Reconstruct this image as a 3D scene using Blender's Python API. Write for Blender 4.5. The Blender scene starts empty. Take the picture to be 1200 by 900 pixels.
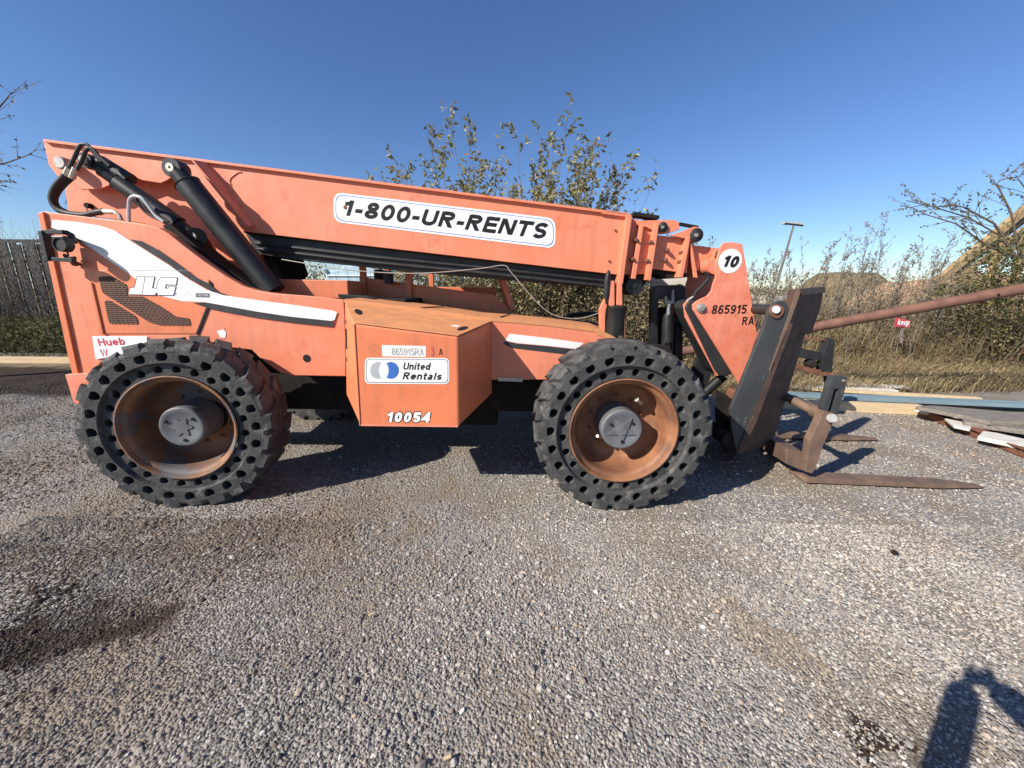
import bpy, bmesh, math, random
import numpy as np
from mathutils import Vector, Matrix
random.seed(7); rng = np.random.default_rng(7)
S = bpy.context.scene; COL = S.collection
# ------------------------------------------------------------------ camera
F = 450.; PITCH = math.radians(13.4); ROLL = math.radians(0.6); H = 1.69
cam = bpy.data.objects.new('camera', bpy.data.cameras.new('camera')); COL.objects.link(cam); S.camera = cam
cam.data.sensor_width = 36; cam.data.lens = 36*F/1200; cam.data.clip_start = .02; cam.data.clip_end = 3000
cam.matrix_world = Matrix.Translation((0,0,H)) @ Matrix.Rotation(math.pi/2-PITCH,4,'X') @ Matrix.Rotation(ROLL,4,'Z')
# ------------------------------------------------------------------ sky, sun, exposure
SUNV = Vector((2.11, 1.43, -1.69)).normalized()          # the way the light travels
W_ = bpy.data.worlds.new('World'); S.world = W_; W_.use_nodes = True
nt = W_.node_tree; bg = nt.nodes['Background']; sky = nt.nodes.new('ShaderNodeTexSky')
sky.sky_type = 'NISHITA'; sky.sun_disc = False
sky.sun_elevation = math.asin(-SUNV.z); sky.sun_rotation = math.atan2(-SUNV.x, -SUNV.y)
sky.altitude = 0; sky.air_density = 1.0; sky.dust_density = .15; sky.ozone_density = 5.0
hs = nt.nodes.new('ShaderNodeHueSaturation'); hs.inputs['Saturation'].default_value = 1.10; hs.inputs['Hue'].default_value = .509; hs.inputs['Value'].default_value = 1.24
nt.links.new(sky.outputs[0], hs.inputs['Color']); nt.links.new(hs.outputs[0], bg.inputs[0]); bg.inputs[1].default_value = .075
sun = bpy.data.objects.new('sun', bpy.data.lights.new('sun','SUN')); COL.objects.link(sun)
sun.data.energy = 5.0; sun.data.angle = math.radians(.5); sun.data.color = (1,.94,.85)
sun.rotation_euler = SUNV.to_track_quat('-Z','Y').to_euler()
S.view_settings.view_transform = 'Standard'; S.view_settings.look = 'None'
S.view_settings.exposure = 0.6; S.view_settings.gamma = 1
# ------------------------------------------------------------------ survey: a sight line of the photograph met with a real plane
cp, sp = math.cos(PITCH), math.sin(PITCH); cr, sr = math.cos(ROLL), math.sin(ROLL)
def ray(px, py):
    a, b = (px-600)/F, -(py-450)/F
    a, b = cr*a-sr*b, sr*a+cr*b
    return Vector((a, cp+b*sp, -sp+b*cp))
def P(px, py, Y):
    r = ray(px, py); return Vector((0,0,H)) + r*(Y/r.y)
def G(px, py, z=0.):
    r = ray(px, py); return Vector((0,0,H)) + r*((z-H)/r.z)
# ------------------------------------------------------------------ mesh helpers
class MB:
    def __init__(s): s.v=[]; s.f=[]; s.sm=[]
    def add(s, vs, fs, smooth=False):
        n=len(s.v); s.v += [tuple(v) for v in vs]; s.f += [tuple(i+n for i in f) for f in fs]; s.sm += [smooth]*len(fs)
    def prism(s, pts, off):
        n=len(pts); off=Vector(off)
        s.add([Vector(p) for p in pts]+[Vector(p)+off for p in pts],
              [tuple(range(n)), tuple(reversed(range(n,2*n)))]+[((i+1)%n,i,n+i,n+(i+1)%n) for i in range(n)])
        return s
    def loft(s, A, B):
        n=len(A)
        s.add(list(A)+list(B), [tuple(range(n)), tuple(reversed(range(n,2*n)))]+[((i+1)%n,i,n+i,n+(i+1)%n) for i in range(n)])
        return s
    def box(s, c, size, rot=None):
        c=Vector(c); hx,hy,hz=[d/2 for d in size]
        vs=[Vector((x,y,z)) for z in(-hz,hz) for y in(-hy,hy) for x in(-hx,hx)]
        if rot: vs=[rot@v for v in vs]
        s.add([v+c for v in vs],[(0,2,3,1),(4,5,7,6),(0,1,5,4),(1,3,7,5),(3,2,6,7),(2,0,4,6)]); return s
    def bar(s, a, b, w, h, up=(0,0,1)):
        a=Vector(a); b=Vector(b); d=(b-a); L=d.length; d.normalize(); u=Vector(up); x=d.cross(u).normalized(); z=x.cross(d)
        vs=[a+x*(i*w/2)+z*(j*h/2)+d*(k*L) for k in(0,1) for j in(-1,1) for i in(-1,1)]
        s.add(vs,[(0,1,3,2),(4,6,7,5),(0,4,5,1),(1,5,7,3),(3,7,6,2),(2,6,4,0)]); return s
    def tube(s, pts, r, n=8, caps=True, smooth=True):
        pts=[Vector(p) for p in pts]; rs = r if isinstance(r,(list,tuple)) else [r]*len(pts)
        vs=[]; prev=None
        for i,p in enumerate(pts):
            d=(pts[min(i+1,len(pts)-1)]-pts[max(i-1,0)]).normalized()
            if prev is None:
                x=d.cross(Vector((0,0,1)));
                if x.length<.1: x=d.cross(Vector((0,1,0)))
            else: x=prev-d*prev.dot(d)
            x.normalize(); prev=x; y=d.cross(x)
            vs+=[p+(x*math.cos(2*math.pi*k/n)+y*math.sin(2*math.pi*k/n))*rs[i] for k in range(n)]
        fs=[(i*n+k,i*n+(k+1)%n,(i+1)*n+(k+1)%n,(i+1)*n+k) for i in range(len(pts)-1) for k in range(n)]
        s.add(vs,fs,smooth)
        if caps:
            m=(len(pts)-1)*n; s.add(vs[:n],[tuple(reversed(range(n)))]); s.add(vs[m:m+n],[tuple(range(n))])
        return s
    def lathe(s, c, prof, n=48, ax='y', smooth=True):
        """prof: (radius, offset along axis)"""
        c=Vector(c); vs=[]
        for r,o in prof:
            for k in range(n):
                a=2*math.pi*k/n
                vs.append(c+(Vector((r*math.cos(a),o,r*math.sin(a))) if ax=='y' else Vector((r*math.cos(a),r*math.sin(a),o)) if ax=='z' else Vector((o,r*math.cos(a),r*math.sin(a)))))
        s.add(vs,[(i*n+k,(i+1)*n+k,(i+1)*n+(k+1)%n,i*n+(k+1)%n) for i in range(len(prof)-1) for k in range(n)],smooth); return s
    def disc(s, c, r, y2=None, n=24):
        c=Vector(c); s.add([c+Vector((r*math.cos(2*math.pi*k/n),0,r*math.sin(2*math.pi*k/n))) for k in range(n)],[tuple(range(n))]); return s
def curve(pts, n=6):
    pts=[Vector(p) for p in pts]; o=[]
    for i in range(len(pts)-1):
        p0=pts[max(i-1,0)];p1=pts[i];p2=pts[i+1];p3=pts[min(i+2,len(pts)-1)]
        for k in range(n):
            t=k/n; o.append(.5*((2*p1)+(p2-p0)*t+(2*p0-5*p1+4*p2-p3)*t*t+(3*p1-p0-3*p2+p3)*t**3))
    return o+[pts[-1]]
WL = {}
def obj(name, mb, m, parent=None, bev=0, stuff=False, origin=None, recalc=True):
    vs=np.array(mb.v, dtype=float).reshape(-1,3)
    if origin is None: origin=(vs.min(0)+vs.max(0))/2
    o_=np.array(origin,float)
    me=bpy.data.meshes.new(name); me.from_pydata((vs-o_).tolist(),[],mb.f)
    if any(mb.sm): me.polygons.foreach_set('use_smooth', mb.sm)
    if recalc and len(mb.f)<60000:
        b=bmesh.new(); b.from_mesh(me); bmesh.ops.recalc_face_normals(b, faces=b.faces); b.to_mesh(me); b.free()
    if any(mb.sm) and len(mb.f)<60000: me.set_sharp_from_angle(angle=math.radians(38))
    me.materials.append(m); ob=bpy.data.objects.new(name, me); COL.objects.link(ob)
    w=Vector(o_); WL[ob.name]=w
    if parent is not None: ob.parent=parent; ob.location=w-WL[parent.name]
    else: ob.location=w
    if bev:
        md=ob.modifiers.new('bevel','BEVEL'); md.width=bev; md.segments=2; md.limit_method='ANGLE'; md.angle_limit=math.radians(40)
    if stuff: ob['kind']='stuff'
    return ob
def tag(o, label, cat, group=None):
    o['label']=label; o['category']=cat
    if group: o['group']=group
    return o
def thing(name, label, cat, loc=(0,0,0), group=None):
    o=bpy.data.objects.new(name,None); COL.objects.link(o); o.location=loc; o.empty_display_size=.2; WL[o.name]=Vector(loc)
    return tag(o,label,cat,group)
def struct(name, mb, m, **k):
    o=obj(name,mb,m,**k); o['kind']='structure'; return o
def plate(name, pts, Y, th, m, parent, bev=.004, shift=None):
    """a flat plate standing in the plane y=Y, outline surveyed, th thick away from the viewer"""
    return obj(name, MB().prism([P(x,y,Y) for x,y in pts],(0,th,0)), m, parent, bev)
def rnd_poly(pts, r, seg=4):
    out=[]; n=len(pts)
    for i in range(n):
        a,b,c=Vector(pts[i-1]),Vector(pts[i]),Vector(pts[(i+1)%n])
        d1=(a-b); d2=(c-b); q=min(r,d1.length*.45,d2.length*.45); p1=b+d1.normalized()*q; p2=b+d2.normalized()*q
        for k in range(seg+1):
            t=k/seg; out.append(tuple(p1*(1-t)**2+b*2*t*(1-t)+p2*t*t))
    return out
# ------------------------------------------------------------------ materials
def mat(name, c1, c2=None, scale=8, rough=.6, bump=0, bscale=60, metal=0, c3=None, c3scale=20, c3t=.62, c3w=.06, detail=6, spec=None, stretch=None, coords='Object', trans=0, base_ramp=(.35,.65), coat=0, streak=None, dent=0, specks=None):
    m=bpy.data.materials.new(name); m.use_nodes=True; t=m.node_tree; N=t.nodes; L=t.links; b=N['Principled BSDF']
    b.inputs['Roughness'].default_value=rough; b.inputs['Metallic'].default_value=metal
    if spec is not None: b.inputs['Specular IOR Level'].default_value=spec
    if coat: b.inputs['Coat Weight'].default_value=coat; b.inputs['Coat Roughness'].default_value=.3
    tc=N.new('ShaderNodeTexCoord'); src=tc.outputs[coords]
    if coords=='World':pass
    if stretch:
        mp=N.new('ShaderNodeMapping'); mp.inputs['Scale'].default_value=stretch; L.new(src,mp.inputs[0]); src=mp.outputs[0]
    c2=c2 or tuple(x*.8 for x in c1)
    nz=N.new('ShaderNodeTexNoise'); nz.inputs['Scale'].default_value=scale; nz.inputs['Detail'].default_value=detail; L.new(src,nz.inputs['Vector'])
    rp=N.new('ShaderNodeMapRange'); rp.inputs[1].default_value=base_ramp[0]; rp.inputs[2].default_value=base_ramp[1]; L.new(nz.outputs[0],rp.inputs[0])
    mx=N.new('ShaderNodeMix'); mx.data_type='RGBA'; mx.inputs[6].default_value=(*c1,1); mx.inputs[7].default_value=(*c2,1); L.new(rp.outputs[0],mx.inputs[0]); col=mx.outputs[2]
    if c3:
        n3=N.new('ShaderNodeTexNoise'); n3.inputs['Scale'].default_value=c3scale; n3.inputs['Detail'].default_value=8; n3.inputs['Roughness'].default_value=.65; L.new(src,n3.inputs['Vector'])
        r3=N.new('ShaderNodeMapRange'); r3.inputs[1].default_value=c3t; r3.inputs[2].default_value=c3t+c3w; L.new(n3.outputs[0],r3.inputs[0])
        m3=N.new('ShaderNodeMix'); m3.data_type='RGBA'; m3.inputs[7].default_value=(*c3,1); L.new(col,m3.inputs[6]); L.new(r3.outputs[0],m3.inputs[0]); col=m3.outputs[2]
    if streak:
        mp2=N.new('ShaderNodeMapping'); mp2.inputs['Scale'].default_value=(26,26,1.6); L.new(tc.outputs[coords],mp2.inputs[0]); n5=N.new('ShaderNodeTexNoise'); n5.inputs['Scale'].default_value=1; n5.inputs['Detail'].default_value=5; L.new(mp2.outputs[0],n5.inputs['Vector'])
        n6=N.new('ShaderNodeTexNoise'); n6.inputs['Scale'].default_value=2.3; n6.inputs['Detail'].default_value=4; L.new(tc.outputs[coords],n6.inputs['Vector'])
        mu=N.new('ShaderNodeMath'); mu.operation='MULTIPLY'; L.new(n5.outputs[0],mu.inputs[0]); L.new(n6.outputs[0],mu.inputs[1]); r5=N.new('ShaderNodeMapRange'); r5.inputs[1].default_value=.25; r5.inputs[2].default_value=.42; r5.inputs[4].default_value=streak[1]; L.new(mu.outputs[0],r5.inputs[0])
        m5=N.new('ShaderNodeMix'); m5.data_type='RGBA'; m5.inputs[7].default_value=(*streak[0],1); L.new(col,m5.inputs[6]); L.new(r5.outputs[0],m5.inputs[0]); col=m5.outputs[2]
    if specks:
        n7=N.new('ShaderNodeTexNoise'); n7.inputs['Scale'].default_value=38; n7.inputs['Detail'].default_value=3; L.new(tc.outputs[coords],n7.inputs['Vector']); r7=N.new('ShaderNodeMapRange'); r7.inputs[1].default_value=.735; r7.inputs[2].default_value=.76; L.new(n7.outputs[0],r7.inputs[0])
        m7=N.new('ShaderNodeMix'); m7.data_type='RGBA'; m7.inputs[7].default_value=(*specks,1); L.new(col,m7.inputs[6]); L.new(r7.outputs[0],m7.inputs[0]); col=m7.outputs[2]
    L.new(col,b.inputs['Base Color'])
    rr=N.new('ShaderNodeMapRange'); rr.inputs[3].default_value=max(rough-.12,0.05); rr.inputs[4].default_value=min(rough+.12,1); L.new(nz.outputs[0],rr.inputs[0]); L.new(rr.outputs[0],b.inputs['Roughness'])
    if bump:
        nb=N.new('ShaderNodeTexNoise'); nb.inputs['Scale'].default_value=bscale; nb.inputs['Detail'].default_value=5; L.new(src,nb.inputs['Vector'])
        bp=N.new('ShaderNodeBump'); bp.inputs['Strength'].default_value=bump; bp.inputs['Distance'].default_value=.01; L.new(nb.outputs[0],bp.inputs['Height']); L.new(bp.outputs[0],b.inputs['Normal'])
        if dent:
            nd=N.new('ShaderNodeTexNoise'); nd.inputs['Scale'].default_value=2.2; nd.inputs['Detail'].default_value=2; L.new(tc.outputs[coords],nd.inputs['Vector']); b2=N.new('ShaderNodeBump'); b2.inputs['Strength'].default_value=dent; b2.inputs['Distance'].default_value=.04; L.new(nd.outputs[0],b2.inputs['Height']); L.new(b2.outputs[0],bp.inputs['Normal'])
    return m
M={}
M['faded']=mat('faded_orange_paint',(.70,.205,.105),(.75,.25,.14),2.2,.52,.08,160,c3=(.60,.165,.085),c3scale=5,c3t=.56,c3w=.14,streak=((.42,.16,.09),.38),specks=(.25,.10,.05),dent=.35)
M['jib']=mat('blotchy_orange_paint',(.70,.195,.115),(.78,.27,.17),8,.52,.08,200,c3=(.58,.14,.08),c3scale=16,c3t=.56,c3w=.12,streak=((.40,.15,.09),.3),specks=(.25,.10,.05),dent=.25)
M['orange']=mat('fresh_orange_paint',(.74,.21,.090),(.68,.185,.080),2.0,.42,.05,150,c3=(.55,.17,.075),c3scale=7,c3t=.60,c3w=.12,streak=((.36,.15,.08),.42),specks=(.22,.11,.06),dent=.3,coat=.12)
M['deck']=mat('worn_orange_deck',(.66,.27,.10),(.50,.22,.10),6,.6,.1,120,c3=(.30,.19,.12),c3scale=18,c3t=.60,c3w=.1,stretch=(1,2,1))
M['rust']=mat('rusty_steel',(.22,.085,.045),(.13,.055,.035),9,.8,.4,90,c3=(.32,.14,.06),c3scale=22,c3t=.56,c3w=.1)
M['rimrust']=mat('rusty_rim',(.32,.14,.065),(.17,.07,.035),6,.62,.25,70,c3=(.16,.08,.05),c3scale=9,c3t=.57,c3w=.12)
M['rimdark']=mat('dark_rusty_rim',(.28,.13,.06),(.11,.055,.033),5,.65,.25,70,c3=(.13,.12,.12),c3scale=5,c3t=.50,c3w=.12)
M['shadedrust']=mat('shaded_rusty_plate',(.085,.045,.032),(.045,.028,.022),7,.75,.4,70,c3=(.16,.08,.045),c3scale=14,c3t=.6,c3w=.1)  # rust with the shade of the coupler face put into its colour
M['pipe']=mat('rusty_pipe',(.20,.095,.062),(.13,.06,.042),6,.75,.3,60,c3=(.10,.05,.035),c3scale=25,c3t=.64,c3w=.06)
M['forksteel']=mat('brown_fork_steel',(.20,.125,.085),(.12,.08,.06),7,.6,.25,50,c3=(.25,.13,.07),c3scale=16,c3t=.6,c3w=.1)
M['blacksteel']=mat('scuffed_black_steel',(.030,.031,.033),(.018,.018,.019),5,.5,.15,90,c3=(.14,.13,.12),c3scale=24,c3t=.66,c3w=.05,stretch=(1,1,.45),spec=.4)
M['coupler']=mat('coupler_grey_steel',(.060,.064,.066),(.034,.036,.038),5,.5,.25,90,c3=(.20,.185,.165),c3scale=26,c3t=.62,c3w=.08,stretch=(1,1,.35),spec=.4)
M['black']=mat('black_cylinder_paint',(.012,.012,.013),(.02,.02,.021),6,.42,.05,150,c3=(.07,.065,.06),c3scale=30,c3t=.7,c3w=.06,spec=.4)
M['hose']=mat('black_hose',(.016,.016,.017),(.03,.029,.028),15,.55,.1,200,spec=.35)
M['dark']=mat('dark_grime_and_shade',(.012,.011,.010),(.024,.02,.017),8,.85,.3,60,spec=.2)  # near-black grime; also paints shade into the undercarriage and boom underside
M['hub']=mat('grey_hub_paint',(.145,.15,.158),(.105,.107,.113),8,.5,.1,120,c3=(.10,.09,.085),c3scale=20,c3t=.6)
M['zinc']=mat('zinc_fitting',(.52,.50,.44),(.38,.35,.29),20,.4,.1,100,metal=.5)
M['chrome']=mat('chrome_rod',(.6,.6,.6),(.5,.5,.5),20,.2,metal=.9)
M['pin']=mat('pin_steel',(.42,.40,.37),(.30,.27,.23),18,.5,.15,100,metal=.35)
M['white']=mat('white_decal',(.80,.79,.77),(.74,.73,.70),5,.45,c3=(.55,.50,.45),c3scale=26,c3t=.70,c3w=.05)
M['label']=mat('white_label',(.82,.82,.82),(.79,.79,.79),5,.4)
M['charcoal']=mat('charcoal_decal',(.030,.030,.033),(.045,.045,.048),9,.5,c3=(.12,.12,.115),c3scale=40,c3t=.66,c3w=.06,spec=.3)
M['ink']=mat('black_ink',(.010,.010,.012),(.014,.014,.016),30,.55,spec=.25)
M['greyink']=mat('faded_grey_ink',(.22,.21,.20),(.52,.50,.48),60,.6)
M['redink']=mat('red_ink',(.55,.06,.07),(.48,.05,.06),10,.5)
M['blue']=mat('blue_decal',(.035,.13,.42),(.05,.15,.45),15,.4)
M['greydecal']=mat('grey_decal',(.42,.44,.45),(.38,.40,.41),15,.4)
M['grille']=mat('brown_grille',(.17,.07,.035),(.12,.05,.03),12,.6)
M['grillhole']=mat('grille_shadow',(.02,.012,.01),(.03,.015,.01),12,.8)
M['rubber']=mat('worn_rubber',(.038,.038,.038),(.075,.073,.070),7,.7,.55,45,c3=(.17,.16,.145),c3scale=9,c3t=.54,c3w=.16,spec=.3)
M['rubberinner']=mat('smooth_rubber',(.045,.046,.048),(.065,.066,.068),9,.6,.2,60)
M['gravelstone']=None
M['planknew']=mat('pale_new_lumber',(.62,.47,.28),(.52,.38,.22),3,.7,.2,40,stretch=(1,6,6),c3=(.70,.62,.48),c3scale=5,c3t=.6)
M['plankwhite']=mat('white_washed_lumber',(.66,.63,.56),(.55,.50,.42),4,.7,.2,40,stretch=(1,6,6),c3=(.35,.26,.16),c3scale=7,c3t=.64)
M['plankblue']=mat('blue_grey_painted_board',(.20,.28,.31),(.16,.235,.265),3,.7,.15,50,stretch=(1,5,5),c3=(.33,.34,.32),c3scale=12,c3t=.64)
M['plankgrey']=mat('weathered_grey_plank',(.25,.215,.175),(.16,.14,.12),5,.85,.5,50,stretch=(1,7,7),c3=(.09,.08,.07),c3scale=9,c3t=.6)
M['fence']=mat('weathered_grey_fence_board',(.028,.030,.034),(.075,.075,.075),5,.85,.4,40,stretch=(4,4,.7),c3=(.04,.04,.04),c3scale=6,c3t=.58,c3w=.1)
M['ramp']=mat('tan_timber',(.42,.29,.14),(.28,.19,.10),4,.8,.4,40,c3=(.10,.07,.05),c3scale=10,c3t=.6)
M['stem']=mat('brown_stem',(.16,.115,.075),(.10,.075,.05),10,.8)
M['greystem']=mat('grey_dry_stem',(.17,.15,.125),(.11,.095,.08),10,.85)
def leafmat(name, cols, rough=.55, tr=.35):
    m=bpy.data.materials.new(name); m.use_nodes=True; t=m.node_tree; N=t.nodes; L=t.links; b=N['Principled BSDF']
    g=N.new('ShaderNodeNewGeometry'); r=N.new('ShaderNodeValToRGB'); r.color_ramp.interpolation='LINEAR'
    e=r.color_ramp.elements; e[0].position=0; e[0].color=(*cols[0],1); e[1].position=1; e[1].color=(*cols[-1],1)
    for i,c in enumerate(cols[1:-1]): q=e.new((i+1)/(len(cols)-1)); q.color=(*c,1)
    L.new(g.outputs['Random Per Island'],r.inputs[0]); L.new(r.outputs[0],b.inputs['Base Color']); b.inputs['Roughness'].default_value=rough
    td=N.new('ShaderNodeBsdfTranslucent'); L.new(r.outputs[0],td.inputs[0]); ms=N.new('ShaderNodeMixShader'); ms.inputs[0].default_value=tr
    L.new(b.outputs[0],ms.inputs[1]); L.new(td.outputs[0],ms.inputs[2]); L.new(ms.outputs[0],N['Material Output'].inputs[0]); return m
M['leaf']=leafmat('olive_autumn_leaf',[(.10,.12,.04),(.19,.19,.07),(.32,.29,.12),(.13,.13,.05),(.46,.37,.18),(.27,.16,.07)])
M['leafmass']=leafmat('thicket_leaf',[(.13,.115,.05),(.26,.21,.10),(.36,.28,.15),(.15,.14,.06),(.42,.35,.21),(.19,.12,.07)])
M['locust']=leafmat('locust_leaf',[(.10,.12,.04),(.17,.17,.06),(.22,.18,.07),(.10,.09,.05)])
M['seed']=leafmat('dry_seed_head',[(.20,.155,.105),(.31,.25,.17),(.14,.105,.07),(.38,.31,.22)],.8,.2)
M['drygrass']=leafmat('dry_grass',[(.33,.25,.13),(.45,.35,.19),(.26,.18,.09),(.50,.41,.25),(.20,.15,.075)],.7,.25)
M['greengrass']=leafmat('rank_green_grass',[(.08,.085,.03),(.13,.13,.045),(.20,.17,.075),(.06,.065,.025)],.7,.25)
M['dryleaf']=leafmat('dead_leaf',[(.15,.10,.06),(.24,.17,.11),(.10,.07,.045)],.8,.15)
# ------------------------------------------------------------------ ground, terrain
def smooth(a,b,x): t=np.clip((x-a)/(b-a),0,1); return t*t*(3-2*t)
def vnoise(x,y,seed=0):
    x=np.asarray(x,float); y=np.asarray(y,float)
    xi=np.floor(x); yi=np.floor(y); fx=x-xi; fy=y-yi; fx=fx*fx*(3-2*fx); fy=fy*fy*(3-2*fy)
    def h(i,j): v=np.sin(i*127.1+j*311.7+seed*74.7)*43758.5453; return v-np.floor(v)
    return (h(xi,yi)*(1-fx)+h(xi+1,yi)*fx)*(1-fy)+(h(xi,yi+1)*(1-fx)+h(xi+1,yi+1)*fx)*fy
def fbm(x,y,s=0,o=4):
    r=0;a=.5
    for k in range(o): r=r+a*vnoise(x*2**k,y*2**k,s+k); a*=.5
    return r
def gz(x,y):
    x=np.asarray(x,float); y=np.asarray(y,float)
    near=.03*(fbm(x*.8,y*.8,3)-.47)+.018*(fbm(x*4,y*4,9,3)-.44)
    # the gravel lot stays level; the grassy bank rises behind the lumber on the right
    edge=6.75+.12*(x-6)
    bank=smooth(0,3.2,y-edge)*smooth(2.6,5.2,x)*(.55+.35*fbm(x*.5,y*.5,5))
    bank=bank*(1-smooth(12,26,y)*.9)
    far=smooth(20,60,y)*0
    rut=-.03*np.exp(-((y-1.75-.12*np.sin(x*.8))/.22)**2)*smooth(-.2,-1.2,x)-.02*np.exp(-((y-2.35)/.12)**2)*(.5+.5*np.sin(x*1.3))
    near=near+rut*(np.hypot(x,y)<9)
    return near*(1-smooth(5,9,np.hypot(x,y))*.5)+bank-.0
def axis(a,b,fine0,fine1,fs,grow=1.22):
    xs=list(np.arange(fine0,fine1+1e-6,fs)); s=fs; x=fine1
    while x<b: s*=grow; x+=s; xs.append(x)
    s=fs; x=fine0
    while x>a: s*=grow; x-=s; xs.insert(0,x)
    return np.array(xs)
gx=axis(-900,900,-5.,7.5,.06); gy=axis(-60,1500,.3,7.5,.06)
X,Y=np.meshgrid(gx,gy); Z=gz(X,Y); nx,ny=len(gx),len(gy)
me=bpy.data.meshes.new('ground'); vs=np.stack([X.ravel(),Y.ravel(),Z.ravel()],1)
i=np.arange(nx-1); j=np.arange(ny-1); I,J=np.meshgrid(i,j); a=(J*nx+I).ravel(); fc=np.stack([a,a+1,a+nx+1,a+nx],1)
me.vertices.add(len(vs)); me.vertices.foreach_set('co',vs.ravel()); me.loops.add(fc.size); me.loops.foreach_set('vertex_index',fc.ravel().astype(np.int32))
me.polygons.add(len(fc)); me.polygons.foreach_set('loop_start',(np.arange(len(fc))*4).astype(np.int32)); me.update(); me.validate()
me.polygons.foreach_set('use_smooth',[True]*len(fc))
ground=bpy.data.objects.new('ground',me); COL.objects.link(ground); ground['kind']='structure'
def groundmat():
    m=bpy.data.materials.new('gravel_ground'); m.use_nodes=True; t=m.node_tree; N=t.nodes; L=t.links; b=N['Principled BSDF']; b.inputs['Roughness'].default_value=.9; b.inputs['Specular IOR Level'].default_value=.15
    g=N.new('ShaderNodeNewGeometry'); pos=g.outputs['Position']
    def noise(sc,det=5,ro=.55): n=N.new('ShaderNodeTexNoise'); n.inputs['Scale'].default_value=sc; n.inputs['Detail'].default_value=det; n.inputs['Roughness'].default_value=ro; L.new(pos,n.inputs['Vector']); return n.outputs[0]
    def ramp(x,a,b_,lo=0,hi=1): r=N.new('ShaderNodeMapRange'); r.interpolation_type='SMOOTHSTEP'; r.inputs[1].default_value=a; r.inputs[2].default_value=b_; r.inputs[3].default_value=lo; r.inputs[4].default_value=hi; L.new(x,r.inputs[0]); return r.outputs[0]
    def mix(f,c1,c2):
        x=N.new('ShaderNodeMix'); x.data_type='RGBA'; L.new(f,x.inputs[0])
        for k,c in ((6,c1),(7,c2)):
            if isinstance(c,tuple): x.inputs[k].default_value=(*c,1)
            else: L.new(c,x.inputs[k])
        return x.outputs[2]
    def math_(op,a,b_): x=N.new('ShaderNodeMath'); x.operation=op; 
    vo=N.new('ShaderNodeTexVoronoi'); vo.inputs['Scale'].default_value=70; L.new(pos,vo.inputs['Vector'])
    sep=N.new('ShaderNodeSeparateColor'); L.new(vo.outputs['Color'],sep.inputs[0])
    stone=mix(sep.outputs[0],(.13,.12,.11),(.40,.37,.33))
    stone=mix(ramp(noise(1.3),.42,.62),stone,(.24,.20,.155))
    sx=N.new('ShaderNodeSeparateXYZ'); L.new(pos,sx.inputs[0])
    def dark(cx,cy,rx,ry,ang=0):
        mp=N.new('ShaderNodeMapping'); mp.vector_type='TEXTURE'; mp.inputs['Location'].default_value=(cx,cy,0); mp.inputs['Rotation'].default_value=(0,0,ang); mp.inputs['Scale'].default_value=(rx,ry,1e3)
        nn=N.new('ShaderNodeTexNoise'); nn.inputs['Scale'].default_value=3.5; nn.inputs['Detail'].default_value=5; L.new(pos,nn.inputs['Vector'])
        ad=N.new('ShaderNodeVectorMath'); ad.operation='MULTIPLY_ADD'; L.new(nn.outputs['Color'],ad.inputs[0]); ad.inputs[1].default_value=(.7,.7,0); L.new(pos,ad.inputs[2])
        sb=N.new('ShaderNodeVectorMath'); sb.operation='SUBTRACT'; L.new(ad.outputs[0],sb.inputs[0]); sb.inputs[1].default_value=(.35,.35,0)
        L.new(sb.outputs[0],mp.inputs[0]); ln=N.new('ShaderNodeVectorMath'); ln.operation='LENGTH'; L.new(mp.outputs[0],ln.inputs[0])
        return ramp(ln.outputs['Value'],.75,1.05,1,0)
    stains=STAINS
    col=stone
    # soil and dry litter away from the gravel lot
    soil=mix(ramp(noise(2.2),.4,.6),(.20,.15,.095),(.30,.235,.15))
    far=ramp(sx.outputs[1],6.6,8.2); col=mix(far,col,soil)
    field=mix(ramp(noise(.08),.4,.6),(.22,.17,.10),(.16,.14,.075)); col=mix(ramp(sx.outputs[1],20,40),col,field)
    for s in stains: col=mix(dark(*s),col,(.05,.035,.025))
    L.new(col,b.inputs['Base Color'])
    h=N.new('ShaderNodeMath'); h.operation='MULTIPLY_ADD'; L.new(vo.outputs['Distance'],h.inputs[0]); h.inputs[1].default_value=-1.; L.new(noise(28,6),h.inputs[2])
    bp=N.new('ShaderNodeBump'); bp.inputs['Strength'].default_value=.9; bp.inputs['Distance'].default_value=.012; L.new(h.outputs[0],bp.inputs['Height']); L.new(bp.outputs[0],b.inputs['Normal'])
    return m
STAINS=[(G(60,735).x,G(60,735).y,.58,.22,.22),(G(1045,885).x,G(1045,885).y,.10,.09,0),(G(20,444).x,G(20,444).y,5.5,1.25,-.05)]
me.materials.append(groundmat())
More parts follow.
